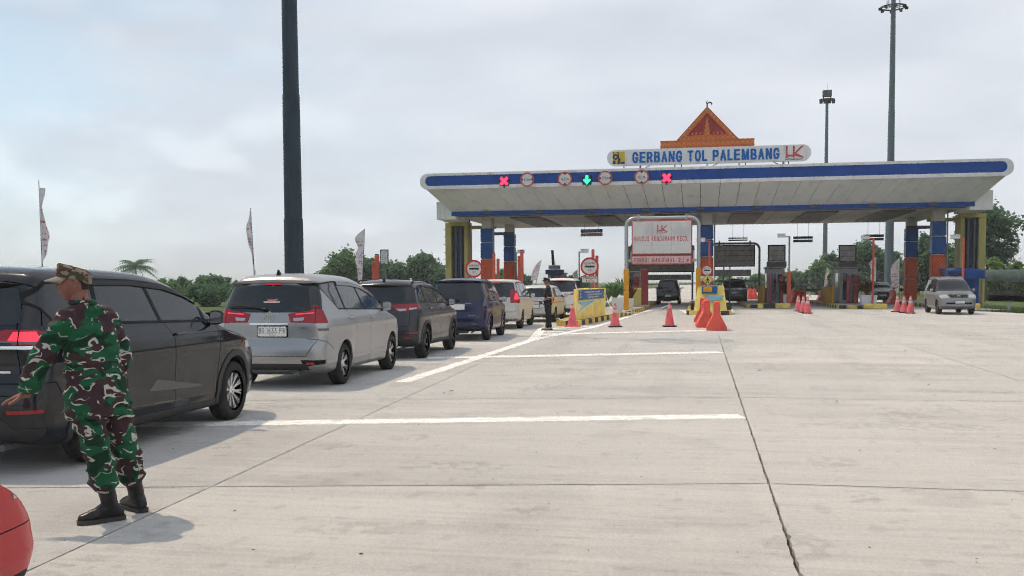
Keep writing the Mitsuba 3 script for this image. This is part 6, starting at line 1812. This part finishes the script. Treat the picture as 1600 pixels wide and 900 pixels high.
def innova_sticker(key, S, tw):
    y = S.end_y(0, 1.48) - .006
    wings = unary_union([PG([(-.13, .10), (-.05, .02), (0, .05), (.05, .02), (.13, .10), (.115, .0), (.06, -.06), (-.06, -.06), (-.115, .0)])])
    fan = unary_union([PG([(0, 0), (.07 * math.sin(a) - .018, .15 * math.cos(a)), (.085 * math.sin(a), .17 * math.cos(a)), (.07 * math.sin(a) + .018, .15 * math.cos(a))]).buffer(.004) for a in np.linspace(-1.0, 1.0, 7)])
    t2 = tw.translate([.02, y - .01, 1.41]).rotate([1, 0, 0], -29)
    k = part(key, 'window_sticker', plate(wings.difference(circle(0, -.0, .035)), .003), M('sticker_red', (.50, .12, .10), .5), tw=t2, label='crest sticker in gold and red on the rear window')
    part(k, 'sticker_top', plate(affinity.translate(fan, 0, .05), .003), GOLD, tw=t2)
    part(k, 'sticker_band', plate(rrect(-.13, .13, -.085, -.068, .005), .003), SIGNW, tw=t2)
    y = S.end_y(.72, 1.24)
    part(key, 'lettering', moved(text('TRD', .05, .13, .003), .70, y - .012, 1.245), RED, tw=tw)
    part(key, 'lettering', moved(text('INNOVA', .035, .19, .004), .54, S.end_y(.54, .945) - .008, .93), CHROME, tw=tw)


I['extras'] = [ex_plate(.06, .895, .46, .15, 'BG 1633 FW'), ex_emblem(1.10, .165, .12), ex_wiper(1.225, -.08, -.66, .04), ex_fin(.5, .085), ex_exhaust(.45), innova_sticker,
               ex_box('high_brake_lamp', LAMPB, -.13, .13, -.03, .03, 1.605, 1.632, .006), ex_spoiler('mat_paint_silver', 1.685, 1.34, -.085, .04)]

R_ = dict(BASE, L=4.435, W=1.71, H=1.72, R=.345, rim=.225, style='swirl', wheels=(.82, 3.505), tyre=.21, step=.036, arch=.06,
          top=[(0, 1.60), (.2, 1.65), (.7, 1.70), (1.2, 1.70), (1.9, 1.68), (2.4, 1.58), (2.8, 1.42), (3.2, 1.22), (3.45, 1.12), (3.8, 1.06), (4.2, .97), (4.435, .84)],
          yr=[(.2, .18), (.40, .04), (.6, 0), (.8, .03), (1.0, .07), (1.2, .10), (1.5, .24), (1.75, .36)],
          zb=[(0, .34), (.5, .26), (3.9, .24), (4.43, .30)], mirror=(2.95, 1.17), handles=[(1.15, 1.07), (2.25, 1.04)], alloy=ALLOYD,
          plan=[(0, .955), (.4, .99), (1.2, 1), (3.0, 1), (3.9, .97), (4.4, .90)])
rdlo = [(.40, 1.24), (3.2, 1.16), (2.85, 1.32), (2.5, 1.45), (2.1, 1.53), (1.4, 1.57), (.75, 1.56), (.38, 1.47)]
rwin = split_windows(rdlo, [[(1.0, 1.1), (.86, 1.8)], [(2.05, 1.1), (1.85, 1.8)]], .035)
R_['features'] = [
    ('window_frame', RUBBER, .001, [side(PG(rdlo).buffer(.022))], .003, 1),
    ('window', GLASS, .004, [side(rwin)], 0),
    ('visor', DARK, -.014, [side(PG([(.95, 1.59), (1.4, 1.59), (2.1, 1.545), (2.5, 1.465), (2.75, 1.375), (2.7, 1.345), (2.45, 1.42), (2.05, 1.5), (1.4, 1.535), (.95, 1.535)]))], 0),
    ('rear_window', GLASS, .003, [rear(rr([(0, 1.22), (.70, 1.22), (.64, 1.42), (.56, 1.545), (0, 1.56)], .04), .75)], .003),
    ('tail_lamp', LAMPR, -.005, [rear(PG([(.22, 1.165), (.40, 1.03), (.60, 1.035), (.9, 1.10), (.9, 1.20), (.7, 1.19)]), .25), side(PG([(-.1, 1.09), (.28, 1.11), (.30, 1.17), (-.1, 1.20)]), .6)], .004, 1),
    ('lamp_insert', LAMPW, -.006, [rear(PG([(.36, 1.085), (.42, 1.035), (.56, 1.04), (.58, 1.085)]), .2)], .002),
    ('lamp_insert', LAMPW, -.006, [rear(PG([(.63, 1.06), (.84, 1.09), (.84, 1.12), (.63, 1.10)]), .2)], .002),
    ('rear_cladding', CLAD, .0, [rear(PG([(0, .1), (1, .1), (1, .45), (0, .5)]), .2)], .003, 1),
    ('reflector', LAMPR, -.004, [rear(PG([(.56, .555), (.80, .56), (.80, .59), (.58, .585)]), .16)], .002),
    ('reflector', LAMPR, -.004, [rear(PG([(.54, .455), (.70, .46), (.70, .485), (.54, .48)]), .16)], .002),
    ('sill_cladding', CLAD, -.006, [side(PG([(1.2, .1), (3.1, .1), (3.1, .36), (1.2, .38)]), .5)], .002),
    ('arch_cladding', CLAD, -.012, [side(arch_ring(R_, .065), .5)], 0),
    ('windscreen', GLASS, .003, [front(rr([(0, 1.14), (.68, 1.14), (.56, 1.53), (0, 1.58)], .04), 2.0)], .003),
    ('headlight', LAMPW, .0, [front(PG([(.42, .82), (1, .84), (1, .95), (.45, .92)]), 3.7)], .003),
]
R_['gaps'] = [([(.95, 1.24), (1.22, 1.0), (1.30, .38)], 'S', .5), ([(2.02, 1.2), (2.14, 1.0), (2.14, .36)], 'S', .5), ([(2.98, 1.2), (3.06, .95), (2.92, .36)], 'S', .5),
              ([(.64, 1.2), (.66, .72), (-.66, .72), (-.64, 1.2)], 'R', .25)]
R_['extras'] = [ex_plate(0, .90), ex_rails(.35, 2.1, .60, RUBBER), ex_fin(.45), ex_exhaust(.45), ex_spoiler(P_GREY, 1.60, 1.2, -.08), ex_wiper(1.235, -.05, -.5)]


def van(L=4.4, W=1.68, H=1.75, hood=1.05, wb=(.8, 3.3), rearz=.30, **k):
    """An upright wagon body scaled to its own measures."""
    s = L / 4.4
    P = dict(BASE, L=L, W=W, H=H, R=.325, rim=.205, style='plain', wheels=wb, tyre=.20, step=.055, arch=.05, rad=(.15, .15, .10),
             top=[(0, H - .09), (.25, H - .035), (.8, H), (1.7, H), (2.3 * s, H - .045), (2.65 * s, H - .16), (3.3 * s, hood + .07), (3.5 * s, hood + .01), (4.0 * s, hood - .07), (L, hood - .22)],
             yr=[(.2, .12), (.42, .02), (.6, 0), (.8, .03), (1.05, .05), (1.3, .10), (1.7, rearz)],
             plan=[(0, .96), (.4, .99), (1.2, 1), (.68 * L, 1), (.87 * L, .97), (L, .91)], zb=[(0, .32), (.5, .26), (L - .6, .24), (L, .28)],
             mirror=(2.85 * s, hood + .08), handles=[(1.05 * s, hood - .04), (2.1 * s, hood - .06)])
    bl, tp = hood + .07, H - .155
    dlo = [(.30, bl + .02), (3.12 * s, bl - .03), (2.72 * s, tp - .06), (2.3 * s, tp), (.9, tp + .02), (.42, tp - .01)]
    P['dlo'] = dlo
    win = split_windows(dlo, [[(1.0 * s, .8), (.92 * s, 2)], [(2.02 * s, .8), (1.92 * s, 2)]], .035)
    P['features'] = [
        ('window_frame', RUBBER, .001, [side(PG(dlo).buffer(.02))], .003, 1),
        ('window', GLASS, .004, [side(win)], 0),
        ('rear_window', GLASS, .003, [rear(rr([(0, bl - .02), (W * .42, bl - .01), (W * .37, tp - .05), (W * .345, tp + .02), (0, tp + .03)], .05), .7)], .003),
        ('windscreen', GLASS, .003, [front(rr([(0, bl - .02), (W * .41, bl - .02), (W * .345, tp), (0, tp + .04)], .05), 2.0 * s)], .003)]
    P['gaps'] = [([(.98 * s, bl), (1.1 * s, .8), (1.12 * s, .34)], 'S', .5), ([(2.0 * s, bl), (2.05 * s, .3)], 'S', .5), ([(2.95 * s, bl), (2.95 * s, .3)], 'S', .5),
                 ([(W * .41, bl), (W * .42, .62), (-W * .42, .62), (-W * .41, bl)], 'R', .25)]
    P['extras'] = [ex_exhaust(.4)]
    P.update(k)
    return P


def lamps(P, rearp=None, sidep=None, mat=LAMPR, inserts=(), frontp=None):
    if rearp: P['features'].append(('tail_lamp', mat, -.004, [rear(PG(rearp), .25)] + ([side(PG(sidep), .55)] if sidep else []), .004, 1))
    for m_, q in inserts: P['features'].append(('lamp_insert', m_, -.006, [rear(PG(q), .2)], .001))
    if frontp: P['features'].append(('headlight', LAMPW, -.003, [front(PG(frontp), P['L'] - .5)], .004))


NAVY = van(4.15, 1.66, 1.76, 1.05, (.72, 3.28), .16, R=.34, step=.045, swell=.03)
lamps(NAVY, [(.72, .98), (.9, .98), (.9, 1.36), (.76, 1.36)], [(-.1, .98), (.08, .98), (.10, 1.36), (-.1, 1.36)], LAMPD)
NAVY['features'] += [('rear_cladding', CLAD, -.004, [rear(PG([(0, .1), (1, .1), (1, .30), (0, .30)]), .2)], .003), ('arch_cladding', P_NAVY, -.016, [side(arch_ring(NAVY, .07), .5)], 0)]
NAVY['extras'] += [ex_plate(-.02, .955, .46, .15, None, CHROME), ex_box('badge', CHROME, .22, .40, -.012, .004, 1.035, 1.055, .004), ex_box('badge', CHROME, .30, .52, -.012, .004, .70, .715, .004),
                   ex_box('badge', CHROME, .38, .52, -.012, .004, .47, .485, .004), ex_spoiler(P_NAVY, 1.70, 1.3, -.12, .045), ex_wiper(1.13, 0, -.45),
                   ex_box('step_bar', DARK, -.62, .62, -.05, .03, .34, .40, .02), ex_box('tow_hook', DARK, -.04, .04, -.09, .05, .28, .34, .015)]
OLD = van(4.58, 1.77, 1.75, 1.06, (.95, 3.70), .32, step=.05, R=.32)
lamps(OLD, [(.62, .92), (.92, .92), (.92, 1.10), (.80, 1.40), (.70, 1.34)], [(-.1, .92), (.08, .92), (.22, 1.40), (-.1, 1.40)], LAMPR, [(LAMPB, [(.68, 1.04), (.84, 1.04), (.78, 1.26), (.72, 1.26)])])
OLD['features'] += [('rear_cladding', CLAD, .003, [rear(PG([(0, .1), (1, .1), (1, .34), (0, .34)]), .2)], .003)]
OLD['extras'] += [ex_plate(-.12, .92, .44, .14, None), ex_box('high_brake_lamp', LAMPB, -.16, .16, -.03, .03, 1.60, 1.635, .008), ex_wiper(1.14, 0, -.5), ex_box('badge', CHROME, -.2, .2, -.012, .004, 1.06, 1.08, .004),
                  ex_spoiler(P_CHAMP, 1.68, 1.3, -.1, .04)]
PALE = van(3.9, 1.62, 1.52, .98, (.65, 3.10), .30, R=.30)
lamps(PALE, [(.55, .88), (.9, .88), (.9, 1.02), (.62, 1.02)], [(-.1, .88), (.12, .88), (.18, 1.02), (-.1, 1.02)])
PALE['features'] += [('red_stripe', RED, -.002, [rear(PG([(-.9, .84), (.9, .84), (.9, .87), (-.9, .87)]), .2), side(PG([(0, .80), (3.0, .80), (3.0, .83), (0, .83)]), .5)], .001)]
PALE['extras'] += [ex_plate(0, .66)]
FORT = van(4.8, 1.85, 1.82, 1.14, (.95, 3.70), .36, R=.38, rim=.24, style='ten', step=.05)
lamps(FORT, [(.40, 1.06), (.95, 1.05), (.95, 1.14), (.62, 1.135)], [(-.1, 1.05), (.30, 1.08), (.34, 1.13), (-.1, 1.14)], LAMPR, [(LAMPB, [(.62, 1.07), (.84, 1.07), (.84, 1.125), (.66, 1.125)])])
FORT['features'] += [('rear_cladding', CLAD, .0, [rear(PG([(0, .1), (1, .1), (1, .42), (0, .46)]), .2)], .003), ('chrome_strip', CHROME, -.006, [rear(PG([(0, 1.075), (.40, 1.075), (.40, 1.11), (0, 1.11)]), .2)], .002)]
FORT['extras'] += [ex_plate(0, .85), ex_rails(.4, 2.4, .64, CHROME), ex_spoiler(P_WHITE, 1.74, 1.3, -.1, .04), ex_box('high_brake_lamp', LAMPB, -.14, .14, -.1, .03, 1.68, 1.705, .006)]
BVAN = van(4.4, 1.72, 1.80, 1.08, (.8, 3.4), .14, R=.33)
lamps(BVAN, [(.74, .80), (.9, .80), (.9, 1.20), (.76, 1.20)], None, LAMPD)
BVAN['extras'] += [ex_plate(0, .62), ex_wiper(1.15, 0, -.4)]
DSUV = van(4.8, 1.85, 1.83, 1.16, (.95, 3.70), .36, R=.38, style='ten')
lamps(DSUV, [(.45, 1.04), (.95, 1.04), (.95, 1.11), (.62, 1.11)], [(-.1, 1.04), (.3, 1.06), (.3, 1.10), (-.1, 1.11)], LAMPD)
DSUV['features'] += [('chrome_strip', CHROME, -.01, [rear(PG([(0, 1.06), (.82, 1.06), (.86, 1.12), (0, 1.12)]), .2)], .002), ('rear_cladding', CLAD, .0, [rear(PG([(0, .1), (1, .1), (1, .46), (0, .46)]), .2)], .003)]
DSUV['extras'] += [ex_plate(0, .82), ex_rails(.4, 2.4, .64, CHROME)]
KIJ = van(4.45, 1.68, 1.80, 1.05, (.85, 3.50), .20, step=.045, R=.33)
lamps(KIJ, None, None, frontp=[(.44, .80), (.82, .82), (.86, .95), (.50, .95)])
KIJ['features'] += [('grille', RUBBER, .004, [front(rr([(0, .80), (.38, .80), (.44, .945), (0, .945)], .02), 4.0)], .004), ('air_intake', RUBBER, .004, [front(rr([(0, .50), (.55, .50), (.58, .575), (0, .575)], .02), 4.0)], .003),
                    ('bumper_cladding', GREYD, -.004, [front(PG([(0, .1), (1, .1), (1, .40), (0, .40)]), 4.0)], .003), ('bonnet_line', RUBBER, .006, [front(PG([(0, .965), (.8, .965), (.8, .972), (0, .972)]), 3.9)], 0)]
KIJ['extras'] += [ex_plate(-.02, .60, .42, .125, None, RUBBER, 1), ex_emblem(.875, .16, .07, 0, 1), ex_rails(.5, 2.3, .58, P_PALE, .05)]
HATCH = van(4.1, 1.68, 1.52, .98, (.7, 3.25), .30, R=.30)
lamps(HATCH, None, None, frontp=[(.45, .72), (.82, .76), (.84, .88), (.52, .82)])
HATCH['features'] += [('grille', RUBBER, .004, [front(rr([(0, .68), (.36, .68), (.42, .80), (0, .80)], .02), 3.6)], .004), ('air_intake', RUBBER, .004, [front(rr([(0, .34), (.5, .34), (.6, .50), (0, .50)], .02), 3.6)], .003)]
HATCH['extras'] += [ex_plate(0, .57, .42, .12, None, RUBBER, 1)]
REDC = van(4.0, 1.70, 1.48, .93, (.7, 2.85), .30, R=.31, step=.035, rad=(.24, .34, .14), bowf=.22, yf=[(.2, .10), (.4, 0), (.52, .02), (.64, .12), (.78, .32), (1.0, .55)])
lamps(REDC, None, None, frontp=[(.30, .74), (.80, .74), (1, .82), (1, .98), (.62, .93)])
REDC['features'][-1] = ('headlight', LAMPW, -.004, [front(PG([(.46, .71), (.76, .69), (1, .66), (1, .80), (.70, .80)]), 3.47), ], .005)
REDC['features'] += [('bumper_seam', RUBBER, .004, [front(PG([(0, .535), (1, .555), (1, .562), (0, .542)]), 3.2)], 0), ('fog_lamp_bezel', RUBBER, .004, [front(rr([(.45, .27), (1, .27), (1, .335), (.5, .335)], .02), 3.4)], .003), ('grille', RUBBER, .004, [front(rr([(0, .62), (.28, .62), (.3, .74), (0, .74)], .02), 3.6)], .003)]


def park(name, label, cat_, group, P, paint, rr_corner, head):
    """rr_corner: the ground point under the car's right rear corner."""
    c, s = math.cos(head), math.sin(head)
    X, Y = rr_corner[0] - c * P['W'] / 2, rr_corner[1] - s * P['W'] / 2
    return build_car(name, label, cat_, group, P, paint, X, Y, head)


Q = 'vehicles queueing for the toll booths'
park('parked_car', 'black people carrier with chrome side garnish behind the person in camouflage', 'car', Q, Z, P_BLACK, (-5.34, 7.25), .03)
park('parked_car', 'silver people carrier with number plate BG 1633 FW and a rear window sticker', 'car', Q, I, P_SILVER, (-5.57, 14.17), .03)
park('parked_car', 'dark grey compact sport utility car with swirl wheels in front of the silver people carrier', 'car', Q, R_, P_GREY, (-5.79, 20.0), .03)
park('parked_car', 'navy blue boxy four-wheel drive with chrome framed number plate and big rear window', 'car', Q, NAVY, P_NAVY, (-5.80, 26.80), .045)
park('parked_car', 'champagne coloured old people carrier with tall lit tail lamp ahead of the navy car', 'car', Q, OLD, P_CHAMP, (-6.12, 33.70), .04)
PK = 'cars at the gate'
park('parked_car', 'small pale silver car with a red stripe, partly behind the standing attendant', 'car', Q, PALE, M('paint_light_silver', (.55, .56, .57), .3, metal=.3, coat=1.0), (-5.80, 39.6), -.02)
park('parked_car', 'white sport utility car with lit red tail lamp beside the yellow crash block', 'car', Q, FORT, P_WHITE, (-5.36, 44.6), .01)
park('parked_car', 'black van in the open lane under the silver gantry, seen from behind', 'car', PK, BVAN, P_BLACK, (-1.38, 71.5), .0)
park('parked_car', 'dark grey sport utility car with a pale chrome strip under the dark gantry', 'car', PK, DSUV, P_DGREY, (3.32, 72.2), .0)
build_car('parked_car', 'old silver wagon driving towards the camera past the right columns', 'car', PK, KIJ, M('paint_mid_silver', (.24, .25, .25), .3, metal=.5, coat=1.0), 12.02, 53.8, math.pi - .03)
build_car('parked_car', 'dark grey hatchback facing the camera behind the brown-leaved planter', 'car', PK, HATCH, P_DGREY, 12.85, 78.5, math.pi)
Pw = at(1179, 455, 150)
build_car('parked_car', 'small white car far away behind the red barriers left of the first booth', 'car', PK, HATCH, P_WHITE, Pw[0], 154, math.pi)
park('parked_car', 'bright red car whose front corner and headlamp show at the lower left picture edge', 'car', None, REDC, P_RED, (-2.705, .36), .06)

# ------------------------------------------------------------------ the air
scene['haze_air'] = {'type': 'homogeneous', 'albedo': {'type': 'rgb', 'value': [0.925, 0.95, 0.98]}, 'sigma_t': 0.00042}
scene['mat_air_boundary'] = {'type': 'null'}
scene['haze'] = {'type': 'cube', 'to_world': T4().translate([0, 2050, 18]).scale([2600, 2600, 20]), 'bsdf': {'type': 'ref', 'id': 'mat_air_boundary'}, 'interior': {'type': 'ref', 'id': 'haze_air'}}
labels['haze'] = {'label': 'thin pale haze in the air over the whole plaza', 'category': 'haze', 'kind': 'stuff'}
